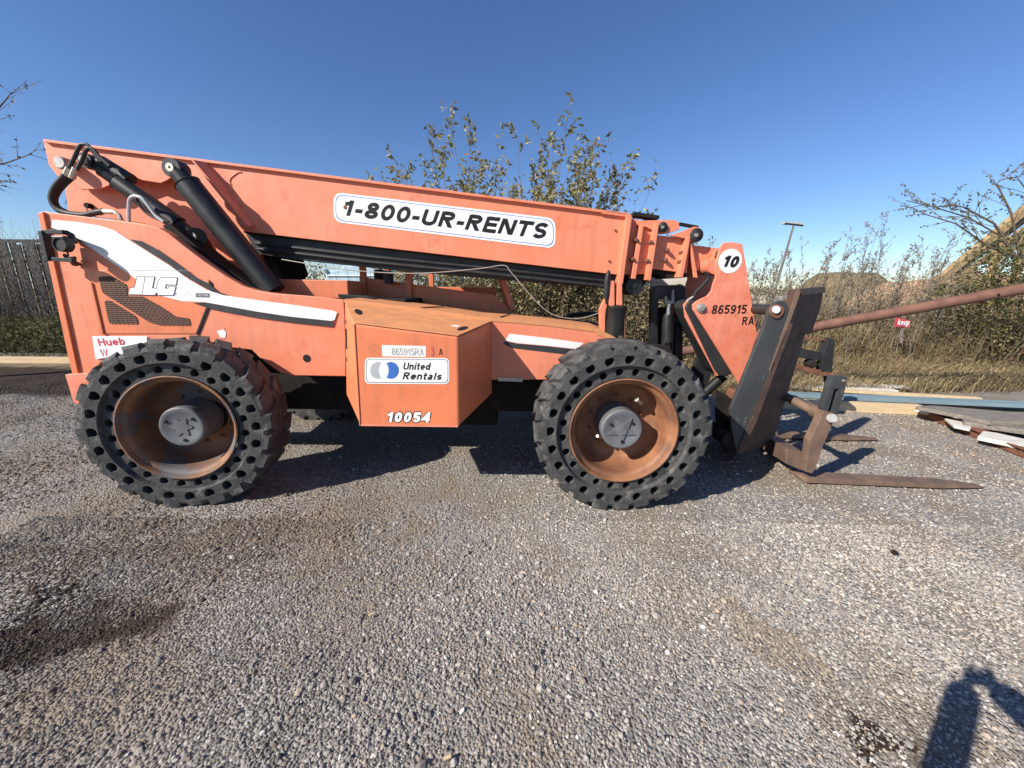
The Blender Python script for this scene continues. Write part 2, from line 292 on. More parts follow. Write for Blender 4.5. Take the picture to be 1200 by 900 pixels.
# loose gravel: real stones, instanced
def stonemat():
    m=bpy.data.materials.new('gravel_stone'); m.use_nodes=True; t=m.node_tree; N=t.nodes; L=t.links; b=N['Principled BSDF']; b.inputs['Roughness'].default_value=.85; b.inputs['Specular IOR Level'].default_value=.25
    at=N.new('ShaderNodeAttribute'); at.attribute_type='INSTANCER'; at.attribute_name='tint'; L.new(at.outputs['Color'],b.inputs['Base Color']); return m
def gravel():
    pts=[]
    def sample(n,x0,x1,y0,y1): return np.stack([rng.uniform(x0,x1,n),rng.uniform(y0,y1,n)],1)
    a=sample(175000,-3.6,3.8,.45,2.6); b=sample(250000,-9.5,6.8,2.6,8.2)
    p=np.concatenate([a,b]); keep=np.abs(p[:,0])<1.45*p[:,1]+1.0; p=p[keep]
    n=len(p); d=np.hypot(p[:,0],p[:,1])
    dens=fbm(p[:,0]*1.7,p[:,1]*1.7,21); keep=rng.uniform(0,1,n)<np.clip(.55+1.9*(dens-.36),.35,1); p=p[keep]; d=d[keep]; n=len(p)
    clump=fbm(p[:,0]*1.1,p[:,1]*1.1,33,3)
    size=.0041*np.exp(rng.normal(0,.40,n))*np.where(d<2.6,1,1.25)*(.8+.8*np.clip(clump-.3,0,1)); size=np.minimum(size,.021)
    z=gz(p[:,0],p[:,1])+size*.25
    base=np.stack([.12+.29*rng.beta(1.8,2.0,n)]*3,1)*np.array([1.02,.925,.81])*(.98+.36*np.clip((fbm(p[:,0]*.9,p[:,1]*.9,77,4)-.3)*2.5,0,1))[:,None]
    fine=fbm(p[:,0]*.8+3,p[:,1]*.8,88,4)[:,None]; base=np.where(fine>.56,base*np.array([.92,.84,.74]),base)
    warm=rng.uniform(0,1,n)<.12; base[warm]*=np.array([1.05,.92,.80]); pale=rng.uniform(0,1,n)<.02; base[pale]=np.array([.60,.57,.51])
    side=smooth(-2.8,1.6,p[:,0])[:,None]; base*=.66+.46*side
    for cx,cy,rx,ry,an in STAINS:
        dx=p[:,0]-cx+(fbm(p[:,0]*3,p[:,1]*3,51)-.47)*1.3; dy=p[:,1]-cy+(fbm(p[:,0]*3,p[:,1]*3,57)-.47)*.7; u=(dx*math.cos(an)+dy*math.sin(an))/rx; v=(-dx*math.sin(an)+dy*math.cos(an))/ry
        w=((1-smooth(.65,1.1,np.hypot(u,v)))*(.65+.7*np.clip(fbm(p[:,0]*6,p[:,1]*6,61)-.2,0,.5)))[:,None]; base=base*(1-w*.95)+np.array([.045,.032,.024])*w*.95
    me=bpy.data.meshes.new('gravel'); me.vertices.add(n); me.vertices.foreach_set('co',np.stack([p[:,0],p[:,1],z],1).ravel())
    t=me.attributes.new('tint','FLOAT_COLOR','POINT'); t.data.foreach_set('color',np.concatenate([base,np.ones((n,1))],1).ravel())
    s=me.attributes.new('sz','FLOAT_VECTOR','POINT'); s.data.foreach_set('vector',(size[:,None]*rng.uniform(.65,1.35,(n,3))*np.array([1.1,1.1,.8])).ravel())
    r=me.attributes.new('rt','FLOAT_VECTOR','POINT'); r.data.foreach_set('vector',(rng.uniform(-.5,.5,(n,3))*np.array([1.2,1.2,12.6])).ravel())
    o=bpy.data.objects.new('gravel',me); COL.objects.link(o); o['kind']='stuff'; sm=stonemat(); me.materials.append(sm)
    ng=bpy.data.node_groups.new('scatter_gravel','GeometryNodeTree'); ng.interface.new_socket('Geometry',in_out='INPUT',socket_type='NodeSocketGeometry'); ng.interface.new_socket('Geometry',in_out='OUTPUT',socket_type='NodeSocketGeometry')
    N=ng.nodes; L=ng.links; gi=N.new('NodeGroupInput'); go=N.new('NodeGroupOutput')
    jn=N.new('GeometryNodeGeometryToInstance')
    ic=N.new('GeometryNodeMeshIcoSphere'); ic.inputs['Radius'].default_value=1; ic.inputs['Subdivisions'].default_value=1
    smn=N.new('GeometryNodeSetMaterial'); smn.inputs['Material'].default_value=sm; L.new(ic.outputs[0],smn.inputs[0])
    io=N.new('GeometryNodeInstanceOnPoints'); L.new(gi.outputs[0],io.inputs['Points']); L.new(smn.outputs[0],io.inputs['Instance'])
    def na(nm): x=N.new('GeometryNodeInputNamedAttribute'); x.data_type='FLOAT_VECTOR'; x.inputs['Name'].default_value=nm; return [q for q in x.outputs if q.enabled and q.name=='Attribute'][0]
    er=N.new('FunctionNodeEulerToRotation'); L.new(na('rt'),er.inputs[0]); L.new(er.outputs[0],io.inputs['Rotation']); L.new(na('sz'),io.inputs['Scale']); L.new(io.outputs[0],go.inputs[0])
    md=o.modifiers.new('scatter','NODES'); md.node_group=ng
gravel()
# ------------------------------------------------------------------ lettering
def arc(cx,cy,rx,ry,a0,a1,n=None):
    n=n or max(4,int(abs(a1-a0)/18)); return [(cx+rx*math.cos(math.radians(a0+(a1-a0)*k/n)),cy+ry*math.sin(math.radians(a0+(a1-a0)*k/n))) for k in range(n+1)]
def glyph(c,w):
    h=w/2; X=.72
    def S(W,H): q=H/4; return arc(W/2,H-h-(H/2-h)/2,W/2-h,(H/2-h)/2,25,270,14)+arc(W/2,h+(H/2-h)/2,W/2-h,(H/2-h)/2,90,-155,14)[1:]
    T={'1':(.44,[[(.30,0),(.30,1)],[(.02,.79-h*.5),(.20,.83-h*.4),(.30,.94)]]),'0':(.62,[arc(.31,.5,.31-h,.5-h,0,360,28)]),
    '8':(.62,[arc(.31,.745,.27-h,.255-h*.9,0,360,22),arc(.31,.27,.31-h,.27-h,0,360,24)]),'-':(.36,[[(.02,.38),(.34,.38)]]),
    'U':(.70,[[(h,1),(h,.34)]+arc(.35,.34,.35-h,.34-h,180,360,12)+[(.70-h,1)]]),
    'R':(.70,[[(h,0),(h,1)],[(h,1-h),(.38,1-h)]+arc(.38,.73,.28-h,.27-h,90,-90,10)[1:]+[(h,.46+h)],[(.33,.46),(.70-h*1.15,0)]]),
    'E':(.62,[[(h,0),(h,1)],[(h,1-h),(.62,1-h)],[(h,.51),(.57,.51)],[(h,h),(.63,h)]]),'N':(.72,[[(h,0),(h,1)],[(h*1.25,1),(.72-h*1.25,0)],[(.72-h,0),(.72-h,1)]]),
    'T':(.66,[[(0,1-h),(.66,1-h)],[(.32,0),(.32,1)]]),'S':(.64,[S(.64,1)]),
    '5':(.60,[[(.57,1-h),(.13,1-h),(.09,.50)],[(.09,.52)]+arc(.29,.33,.31-h,.33-h,115,-155,16)]),
    '6':(.60,[arc(.31,.32,.30-h,.32-h,0,360,22),[(h+.01,.36),(.04+h,.62)]+arc(.33,.68,.29-h,.32-h,170,30,8)]),
    '9':(.60,[arc(.30,.68,.30-h,.32-h,0,360,22),arc(.28,.32,.29-h,.32-h,-150,0,8)+[(.60-h,.64)]]),
    '4':(.64,[[(.46,0),(.46,1)],[(.46,.97),(h*.6,.33),(.64,.30)]]),'3':(.58,[arc(.28,.74,.27-h,.26-h,150,-90,12),arc(.28,.27,.30-h,.27-h,90,-150,12)]),
    'A':(.72,[[(h*.9,0),(.36-h*.1,1)],[(.72-h*.9,0),(.36+h*.1,1)],[(.14,.28),(.56,.28)]]),'C':(.66,[arc(.34,.5,.34-h,.5-h,45,315,16)]),'H':(.70,[[(h,0),(h,1)],[(.7-h,0),(.7-h,1)],[(h,.5),(.7-h,.5)]]),'I':(.22,[[(.11,0),(.11,1)]]),'O':(.70,[arc(.35,.5,.35-h,.5-h,0,360,24)]),
    'W':(.95,[[(.04,1),(.25,.04),(.475,.95),(.70,.04),(.91,1)]]),
    'n':(.55,[[(h,0),(h,X)],[(h,.40)]+arc(.275,.42,.275-h,X-.42-h,180,0,10)+[(.55-h,0)]]),'i':(.22,[[(.11,0),(.11,X)],[(.11,.84),(.11,1)]]),'l':(.22,[[(.11,0),(.11,1)]]),
    't':(.38,[[(.17,.94),(.17,.16),(.22,h),(.37,h)],[(0,X-h),(.36,X-h)]]),'u':(.55,[[(h,X),(h,.28)]+arc(.275,.28,.275-h,.28-h,180,360,10),[(.55-h,0),(.55-h,X)]]),
    'e':(.58,[[(h,.37),(.58-h,.37)]+arc(.29,X/2,.29-h,X/2-h,3,325,20)[1:]]),'d':(.58,[[(.58-h,0),(.58-h,1)],arc(.28,X/2,.28-h,X/2-h,0,360,20)]),'b':(.58,[[(h,0),(h,1)],arc(.30,X/2,.28-h,X/2-h,0,360,20)]),
    'a':(.56,[arc(.25,.21,.25-h,.21-h*.8,0,360,16),[(.50-h,0),(.50-h,.48)]+arc(.26,.48,.24-h,X-.48-h,0,160,8)[1:]]),'s':(.52,[S(.52,X)]),
    'k':(.56,[[(h,0),(h,1)],[(h*1.2,.25),(.5,X)],[(.22,.38),(.54,0)]]),'p':(.58,[[(h,-.25),(h,X)],arc(.30,X/2,.28-h,X/2-h,0,360,20)]),' ':(.3,[])}
    return T[c]
def ribbon(pts,w):
    q_=[Vector(p) for p in pts]; pts=[q_[0]]
    for p in q_[1:]:
        if (p-pts[-1]).length>1e-4: pts.append(p)
    if len(pts)==2 and abs(pts[1].y-pts[0].y)>.5*abs(pts[1].x-pts[0].x):
        d=(pts[1]-pts[0]).normalized(); hw=Vector((w/2/abs(d.y)*(1 if d.y>0 else -1),0)); return [tuple(q) for q in (pts[0]-hw,pts[1]-hw,pts[0]+hw,pts[1]+hw)],[(0,1,3,2)]
    closed=(pts[0]-pts[-1]).length<1e-5; n=len(pts); L_=[];R_=[]
    for i in range(n):
        a=pts[i-1] if i else (pts[-2] if closed else None); c_=pts[i+1] if i<n-1 else (pts[1] if closed else None)
        d1=(pts[i]-a).normalized() if a is not None else None; d2=(c_-pts[i]).normalized() if c_ is not None else None
        d1=d1 if d1 is not None else d2; d2=d2 if d2 is not None else d1
        n1=Vector((-d1.y,d1.x)); n2=Vector((-d2.y,d2.x)); m=n1+n2; m=m/max(m.length_squared*.5,.35)
        L_.append(pts[i]+m*w/2); R_.append(pts[i]-m*w/2)
    return [tuple(q) for q in L_+R_],[(i,i+1,n+i+1,n+i) for i in range(n-1)]
def text(txt, bl, br, hpx, Y, m, parent, shear=0, off=0., name='lettering', space=1.0, outline=0, gap=.10):
    """lettering lying on the plane y=Y: baseline from bl to br (survey marks), capital height hpx"""
    w=.13+off*2.2; x=0; st=[]
    for c_ in txt:
        adv,ss=glyph(c_,w)
        for q in ss: st.append([(x+a,b) for a,b in q])
        x+=adv+gap*space
    tot=x-gap*space; A=P(*bl,Y); B=P(*br,Y); U=(B-A); T=P(bl[0],bl[1]-hpx,Y)-A; hgt=T.length; n=Vector((-U.z,0,U.x)).normalized(); tot+=shear
    k0=(U.length/tot)/hgt; mb=MB()
    for j_,q in enumerate(st):
        vs,fs=ribbon([(a*k0,b) for a,b in q],w*(1+k0)/2+outline); dy=-.00012*(j_%5)
        mb.add([A+U.normalized()*hgt*(a+shear*b*k0)+n*hgt*b+Vector((0,dy,0)) for a,b in vs],fs)
    return obj(name,mb,m,parent,recalc=False)
# ================================================================== THE TELEHANDLER
TH=thing('telehandler','faded orange rough terrain forklift with a long boom and raised white phone number sign','telehandler',(-.85,4.0,0))
FY=2.75; YC=4.0
def wheel_parts(cx, cz, worn, rimm, starcap, seed):
    """mesh tables for one wheel, local: axis +y away from the outer face"""
    R=random.Random(seed); C=Vector((cx,FY,cz)); out={}; DD=.04 if worn else 0.
    t=MB(); us=[-1,-.4142,0,.4142,1]; n=24; st=2*math.pi/n
    def cell_ring(r1,r2,y,rh,rc,depth,phase,n=n):
        s=2*math.pi/n
        for k in range(n):
            a0=phase+k*s; pts=[]
            # 16 boundary points, counter-clockwise from angle -45deg: right side, top, left, bottom
            for u in us[:-1]: pts.append((r2,a0+u*s/2))
            for u in us[:-1]: pts.append((r2+(r1-r2)*(u+1)/2,a0+s/2))
            for u in us[:-1]: pts.append((r1,a0-u*s/2))
            for u in us[:-1]: pts.append((r1+(r2-r1)*(u+1)/2,a0-s/2))
            outer=[C+Vector((r*math.cos(a),y,r*math.sin(a))) for r,a in pts]
            hc=Vector((rc*math.cos(a0),0,rc*math.sin(a0))); rd=Vector((math.cos(a0),0,math.sin(a0))); td=Vector((-math.sin(a0),0,math.cos(a0)))
            def circ(rad,yy):
                o=[]
                for q in range(16):
                    th=-math.pi/4+q*math.pi/8   # angle measured from radial axis: first quarter faces outwards
                    j=1 if not worn else 1+.07*math.sin(th*2+k*1.7)*math.sin(k*2.3)
                    o.append(C+hc+Vector((0,yy,0))+rd*(math.cos(th)*rad*j)+td*(math.sin(th)*rad*j))
                return o
            h0=circ(rh*1.08,y); h1=circ(rh,y+.006); h2=circ(rh*.8,y+depth)
            t.add(outer+h0,[(q,(q+1)%16,16+(q+1)%16,16+q) for q in range(16)])
            t.add(h0+h1,[(q,(q+1)%16,16+(q+1)%16,16+q) for q in range(16)],True)
            t.add(h1+h2,[(q,(q+1)%16,16+(q+1)%16,16+q) for q in range(16)],True); t.add(h2,[tuple(range(16))])
    cell_ring(.515,.605,0,.0355,.560,.13,0)
    cell_ring(.418,.502,.030,.028,.462,.12,st/2)
    t.lathe(C,[(.515,0),(.512,.004),(.504,.026),(.502,.030)],192)
    t.lathe(C,[(.418,.030),(.412,.05),(.412,.12)],96)
    t.lathe(C,[(.605,0),(.630,.012),(.642,.05),(.650,.12),(.654,.20),(.650,.28),(.642,.35),(.605,.40),(.40,.40)],96)
    for side in (0,1):
        for k in range(n):
            a=st*(k+(.5*side))+.04; w0=R.uniform(.057,.066); top=R.uniform(.672,.688) if not worn else R.uniform(.664,.688)
            secs=[(0.0+.004,0,.85),(.035,.01,1),(.10,.05,1),(.165,.10,.9),(.215,.15,.72)]
            rings=[]
            for (yy,da,ws) in secs:
                if yy>.2 and worn and R.random()<.3: continue
                aa=a+(da if side==0 else -da); ww=w0*ws; tp=top-(.022 if yy<.01 else 0)-(.018 if yy>.2 else 0)
                j=lambda q: R.uniform(-q,q)*(1.8 if worn else 1)
                y_=yy if side==0 else .40-yy
                rings.append([C+Vector((r*math.cos(b),y_+j(.004),r*math.sin(b))) for r,b in ((.600,aa-ww*1.35/.68),(tp+j(.005),aa-ww/.68+j(.006)),(tp+j(.005),aa+ww/.68+j(.006)),(.600,aa+ww*1.35/.68))])
            vs=[p for r_ in rings for p in r_]; m=len(rings)
            fs=[(i*4+q,i*4+q+1,i*4+q+5,i*4+q+4) for i in range(m-1) for q in range(3)]+[(3,2,1,0),((m-1)*4,(m-1)*4+1,(m-1)*4+2,(m-1)*4+3)]
            t.add(vs,fs)
            if side==0: # buttress down the shoulder
                b0=[C+Vector((r*math.cos(b),yy,r*math.sin(b))) for r,b,yy in ((.59,a-w0*.8/.6,-.001),(.59,a+w0*.8/.6,-.001),(top-.03,a+w0*.9/.68,.006),(top-.03,a-w0*.9/.68,.006))]
                b1=[p+Vector((0,.02,0)) for p in b0]; t.loft(b0,b1)
    out['tyre']=(t,M['rubber'])
    r=MB(); r.lathe(C,[(.412,.028),(.418,.012),(.408,.008),(.400,.020),(.392,.045),(.372,.055),(.362,.075),(.356,.15),(.348,.22+DD),(.330,.27+DD),(.300,.292+DD),(.20,.295+DD),(.16,.30+DD),(.15,.34+DD)],72)
    r.lathe(C,[(.412,.398),(.40,.36),(.36,.31+DD)],48)
    out['wheel']=(r,rimm)
    h=MB(); h.lathe(C,[(.165,.32),(.165,.22),(.158,.195),(.157,.11),(.161,.10),(.161,.075),(.154,.062),(.150,.06)],48)
    face=[(.150,.06),(.128,.058),(.12,.062),(0.0005,.062)]; h.lathe(C,face,48,smooth=False)
    if starcap:
        o_=[];
        for k in range(10):
            rr=.118 if k%2==0 else .050; a=math.pi/2*3+k*math.pi/5; o_.append(C+Vector((rr*math.cos(a),.052,rr*math.sin(a))))
        h.prism(o_,(0,.02,0)); h.lathe(C,[(.04,.06),(.038,.045),(.001,.045)],20)
    else:
        o_=[]
        for k in range(36):
            a=k*math.pi/18; rr=.062+.018*math.cos(6*a); o_.append(C+Vector((rr*math.cos(a),.056,rr*math.sin(a))))
        h.prism(o_,(0,.02,0))
    out['hub']=(h,M['hub'])
    b=[]
    for k in range(3):
        a=.6+k*2*math.pi/3; q=MB(); rr_=.095 if starcap else .108; q.lathe(C+Vector((rr_*math.cos(a),.05,rr_*math.sin(a))),[(.0005,.002),(.012,.002),(.013,.014)],8); b.append(q)
    out['plugs']=b
    nuts=[]
    for k in range(10):
        a=.3+k*math.pi/5; q=MB(); q.lathe(C+Vector((.215*math.cos(a),.268+DD,.215*math.sin(a))),[(.0005,0),(.012,0),(.014,.004),(.014,.032)],6,smooth=False); nuts.append(q)
    out['nuts']=nuts
    return out
def make_wheel(cx,cz,worn,rimm,star,seed,flip=False,label=None):
    p=wheel_parts(cx,cz,worn,rimm,star,seed)
    w=obj('wheel',*p['wheel'],TH,origin=(cx,FY,cz)); w['label']=label
    tr=obj('tyre',*p['tyre'],w,origin=(cx,FY,cz)); obj('hub',*p['hub'],w)
    for q in p['plugs']: obj('plug',q,M['dark'],w)
    for q in p['nuts']: obj('wheel_nut',q,M['rust'],w)
    return w
w1=make_wheel(.855,.665,False,M['rimrust'],True,3,label='front wheel with a rusty rim and star embossed grey hub')
w2=make_wheel(-2.54,.650,True,M['rimdark'],False,5,label='rear wheel with chipped tread, dark rim and scalloped grey hub')
w2.rotation_euler=(0,0,math.radians(9)); w2.location.x-=.007
for src,x in ((w1,.855),(w2,-2.54)):
    c=src.copy(); COL.objects.link(c); c.parent=TH; c.location=Vector((x,5.25,src.location.z))-TH.location; c.rotation_euler=(0,0,math.pi); c['label']='far side wheel in shade'
    for ch in src.children:
        if ch.name.startswith(('tyre','hub')): d=ch.copy(); COL.objects.link(d); d.parent=c
# brass valve fittings on the front hub
f=obj('hub_fitting',MB().tube([P(751,472,2.93),P(746,468,2.9)],.02,6),M['zinc'],w1); obj('hub_fitting',MB().tube([P(703,512,2.93),P(700,511,2.9)],.014,6),M['zinc'],w1)
# ---- chassis, axles
ch=obj('chassis',MB().box((-.9,4.0,.78),(4.6,.9,.42)),M['dark'],TH,.01)
for x,z in ((.855,.665),(-2.54,.65)):
    obj('axle',MB().tube([(x,3.1,z),(x,3.55,z),(x,3.7,z),(x,4.3,z),(x,4.45,z),(x,4.9,z)],[.13,.10,.2,.2,.10,.13],16),M['dark'],TH)
obj('driveshaft',MB().tube([(-2.4,4,.6),(.8,4,.6)],.05,10),M['dark'],TH)
obj('transmission',MB().box((-.6,4.05,.55),(.9,.6,.4)),M['dark'],TH,.03)
obj('exhaust',MB().tube([(-1.7,3.7,.62),(-1.2,3.65,.58),(-1.0,3.65,.6)],.07,10),M['dark'],TH)
# ---- cowl and side body: real folded sheet in the plane y=3.3
BY=3.3
cowl_out=[(45,249),(52,247.5),(60,249),(110,255),(150,260),(172,263),(186,267),(198,274),(215,288),(240,307),(265,324),(285,335.5),(300,340.5),(322,344),(345,345.5),(375,348),(403,351.5),
          (405,395),(405,441),(342,440),(329,437),(322,432.5),(305,420),(295,410),(250,405),(140,405),(118,425),(106,440),(94,470),(84,430),(72,374),(60,320)]
obj('cowl',MB().prism([P(x,y,BY) for x,y in cowl_out],(0,.05,0)),M['faded'],TH,.006)
# top skin of the cowl folds back
def skin(pxs, y0, y1, m, name, th=.01, parent=TH, drop=0):
    mb=MB(); A=[P(x,y,y0) for x,y in pxs]; B=[Vector((a.x,y1,a.z-drop)) for a in A]; n=len(A)
    mb.add(A+B+[a-Vector((0,0,th)) for a in A]+[b-Vector((0,0,th)) for b in B],[(i,i+1,n+i+1,n+i) for i in range(n-1)]+[(2*n+i,3*n+i,3*n+i+1,2*n+i+1) for i in range(n-1)]+[(i,2*n+i,2*n+i+1,i+1) for i in range(n-1)],False)
    return obj(name,mb,m,parent)
skin([(46,249.5),(60,249.6),(110,255.6),(150,260.6),(172,263.5),(186,267.8),(198,275),(215,289),(240,308),(265,325),(285,336.3),(300,341),(322,344.6)],BY+.052,3.72,M['faded'],'cowl_top')
plate('rear_post',[(44,249.5),(50,248),(76,366),(99,472),(93,471),(80,420)],BY-.02,.09,M['orange'],TH,.004)
plate('rear_bumper',[(76,439),(101,437),(112,442),(100,462),(92,474),(86,472)],BY-.03,.35,M['jib'],TH,.006)
# engine door with grilles, proud of the cowl
door=plate('engine_door',[(106,331),(113,318),(150,312),(196,320),(245,330),(249,345),(230,391),(118,391),(110,360)],BY-.008,.008,M['orange'],TH,.002)
obj('door_gap',MB().prism([P(x,y,BY-.0095) for x,y in ((244,328),(247.5,331),(250.5,346),(232,392),(229,392),(247,346))],(0,.012,0)),M['ink'],TH)
obj('door_gap',MB().prism([P(x,y,BY-.0095) for x,y in ((105.5,330),(107.5,331),(120,384),(118.5,384))],(0,.012,0)),M['ink'],TH)
def grille(poly, parent):
    Yg=BY-.0105; pts=[P(x,y,Yg) for x,y in poly]
    g=obj('grille',MB().prism(pts,(0,.006,0)),M['grillhole'],parent)
    mb=MB(); zs=[p.z for p in pts]; z=min(zs)+.006
    while z<max(zs)-.003:
        xs=[]
        for i in range(len(pts)):
            a,b=pts[i],pts[(i+1)%len(pts)]
            if (a.z-z)*(b.z-z)<0: xs.append(a.x+(b.x-a.x)*(z-a.z)/(b.z-a.z))
        xs.sort()
        for x0,x1 in zip(xs[::2],xs[1::2]):
            k=max(2,int((x1-x0)/.018)); vs=[]
            for q in range(k+1):
                x=x0+(x1-x0)*q/k; dz=.003 if q%2 else -.003
                vs+=[(x,Yg-.003,z+dz-.0042),(x,Yg-.003,z+dz+.0042)]
            mb.add(vs,[(2*q,2*q+2,2*q+3,2*q+1) for q in range(k)])
        z+=.0165
    obj('grille_mesh',mb,M['grille'],g,recalc=False)
grille(rnd_poly([(115,324),(132,324),(149,334),(149,347),(168,347.5),(188,359),(207,371.5),(222,373),(224,381.5),(190,381.5),(176,378),(120,343)],3),door)
grille(rnd_poly([(122,352),(129,352),(160,371),(163,380),(128,379.5)],4),door)
for x,y in ((112,355),(116,375)): obj('bolt',MB().lathe(P(x,y,BY-.012),[(.0005,0),(.008,0),(.009,.01)],8),M['pin'],door)
# stripes (flat decals with their own thin thickness)
def decal(name, pts, Y, m, parent, th=.0012, label=None):
    o=obj(name,MB().prism([P(x,y,Y) for x,y in pts],(0,th,0)),m,parent)
    if label: o['label']=label
    return o
WS=[(61,257.5),(90,260),(118,264.5),(134,270),(146,278),(170,293),(200,312),(222,328),(243,340),(262,346),(300,351.5),(350,358),(390,364),(395,366),(392,375),(388,376),(340,371),(300,365),(262,358),(240,354),(214,353),(190,347),(174,339),(158,326),(150,320),(120,300),(84,275),(60,266.5)]
cowl=[o for o in TH.children if o.name=='cowl'][0]
decal('stripe',WS,BY-.0105,M['white'],cowl,label='white swoosh stripe')
decal('stripe',[(152,280.5),(166,282.5),(184,292),(204,306),(228,324),(244,332),(256,342),(269,346.5),(262,345.2),(243,339),(222,327),(200,311),(170,292)],BY-.0120,M['charcoal'],cowl,label='charcoal upper stripe')
decal('stripe',[(226,355),(240,354.5),(262,358.5),(300,365.5),(340,371.5),(388,376.4),(391.5,375.5),(389,383),(340,377.5),(300,372),(262,365),(244,361)],BY-.0120,M['charcoal'],cowl,label='charcoal lower stripe')
decal('stripe',[(60,267),(84,275),(98,284),(84,279),(78,274.5),(61,270)],BY-.0120,M['charcoal'],cowl,label='charcoal stripe below the white swoosh')
decal('stripe_seam',[(153,316.8),(222,317),(222,317.3),(153,317.1)],BY-.0125,M['greydecal'],cowl)
# maker's letters
def plist(zpts): return [(90+x/6.924,300+y/6.924) for x,y in zpts]
J_=plist([(490,170),(550,172),(528,312),(420,310),(430,262),(470,255)]); L_=plist([(556,172),(628,172),(610,262),(650,264),(636,316),(532,314)]); G_=plist([(690,175),(812,178),(804,234),(722,230),(715,264),(742,266),(746,250),(800,252),(782,318),(662,316),(642,290),(662,200)])
for q in (J_,L_,G_):
    c=(sum(a for a,_ in q)/len(q),sum(b for _,b in q)/len(q))
    n=len(q); grown=[]
    for i in range(n):
        a,b,d=Vector(q[i-1]),Vector(q[i]),Vector(q[(i+1)%n]); e1=(b-a).normalized(); e2=(d-b).normalized(); n1=Vector((e1.y,-e1.x)); n2=Vector((e2.y,-e2.x)); v=(n1+n2)
        v=v/max(v.length_squared*.5,.5); grown.append(tuple(b+v*.7))
    decal('letter_outline',grown,BY-.0135,M['ink'],cowl); decal('letter',q,BY-.0150,M['label'],cowl)
obj('trademark_ring',MB().lathe(P(205.3,344,BY-.0145),[(.010,0),(.008,-.001),(.0075,0)],16),M['blue'],cowl)
decal('latch_label',[(229.5,343.6),(245,343.8),(245,348.3),(229.5,348)],BY-.0135,M['ink'],cowl)
text('CAUTION',(230.5,347.4),(244.4,347.6),3,BY-.0142,M['label'],cowl)
for x,y,r in ((220,343,.006),(217,345,.006),(222,346,.006)):
    obj('paint_chip',MB().prism([P(x+math.cos(a)*r*110*random.uniform(.5,1.2),y+math.sin(a)*r*110*random.uniform(.5,1.2),BY-.0125) for a in [k*.9 for k in range(7)]],(0,.001,0)),M['jib'],cowl)
decal('sticker',[(108,394),(172,394),(172,412),(112,421)],BY-.0105,M['label'],cowl,label='white sticker with red lettering')
text('Hueb',(116,405.5),(147,404),8.5,BY-.0125,M['redink'],cowl,off=.02); text('W',(119,418),(127,418),8.5,BY-.0125,M['redink'],cowl,off=.02)
decal('torn_sticker',[(247,384),(263,383.5),(264,397),(256,398),(252,391)],BY-.002,M['jib'],cowl); decal('torn_sticker',[(254,388),(262,386),(265,390),(264,396),(258,395)],BY-.0035,M['white'],cowl)
obj('hole',MB().disc(P(359.5,420,BY-.0025),.034,n=20),M['ink'],cowl)
# slanted edge of the cowl's left panel
obj('rib',MB().prism([P(x,y,BY-.02) for x,y in ((104,330),(107,331),(121,391),(117,391))],(0,.025,0)),M['orange'],TH,.003)
# ---- right part of the body, between tank and front wheel
body_r=[(560,372),(600,374.5),(640,378),(700,385.5),(722,396),(726,445),(566,445),(560,420)]
side=obj('side_panel',MB().prism([P(x,y,BY) for x,y in body_r],(0,.05,0)),M['faded'],TH,.005)
decal('stripe',[(597,391),(640,396),(684,402),(676,409),(640,405),(606,402),(592,399)],BY-.0015,M['white'],side,label='white stripe')
decal('stripe',[(592,399.6),(606,402.6),(640,405.6),(676,409.6),(668,416),(640,412.8),(600,408),(590,403)],BY-.0015,M['charcoal'],side,label='charcoal stripe')
decal('hanging_tab',[(583,442.5),(613,443),(612,447.5),(584,446.5)],BY-.01,M['zinc'],side,.006)
# deck (top sheets, stepping down forward)
d=MB(); 
A=[P(x,y,BY-.005) for x,y in ((403,350.5),(440,355),(500,362),(560,371.2),(600,374),(640,377.5),(700,385))]
B=[Vector((a.x+.02,3.78,a.z+.012)) for a in A]; n=len(A)
d.add(A+B+[a-Vector((0,0,.03)) for a in A]+[b-Vector((0,0,.03)) for b in B],[(i,i+1,n+i+1,n+i) for i in range(n-1)]+[(i,2*n+i,2*n+i+1,i+1) for i in range(n-1)])
deck=obj('deck',d,M['deck'],TH)
obj('deck_seam',MB().bar(Vector((A[2].x-.05,3.32,A[2].z+.008)),Vector((A[2].x+.12,3.76,A[2].z+.012)),.02,.006),M['ink'],deck); obj('deck_seam',MB().bar(Vector((A[4].x-.1,3.36,A[4].z+.014)),Vector((A[4].x-.02,3.76,A[4].z+.014)),.01,.006),M['dark'],deck)
obj('deck_end',MB().loft([A[-1],P(722,396,BY-.005),P(722,402,BY-.005),A[-1]-Vector((0,0,.05))],[B[-1],Vector((B[-1].x+.12,3.78,B[-1].z-.04)),Vector((B[-1].x+.12,3.78,B[-1].z-.08)),B[-1]-Vector((0,0,.05))]),M['deck'],deck)
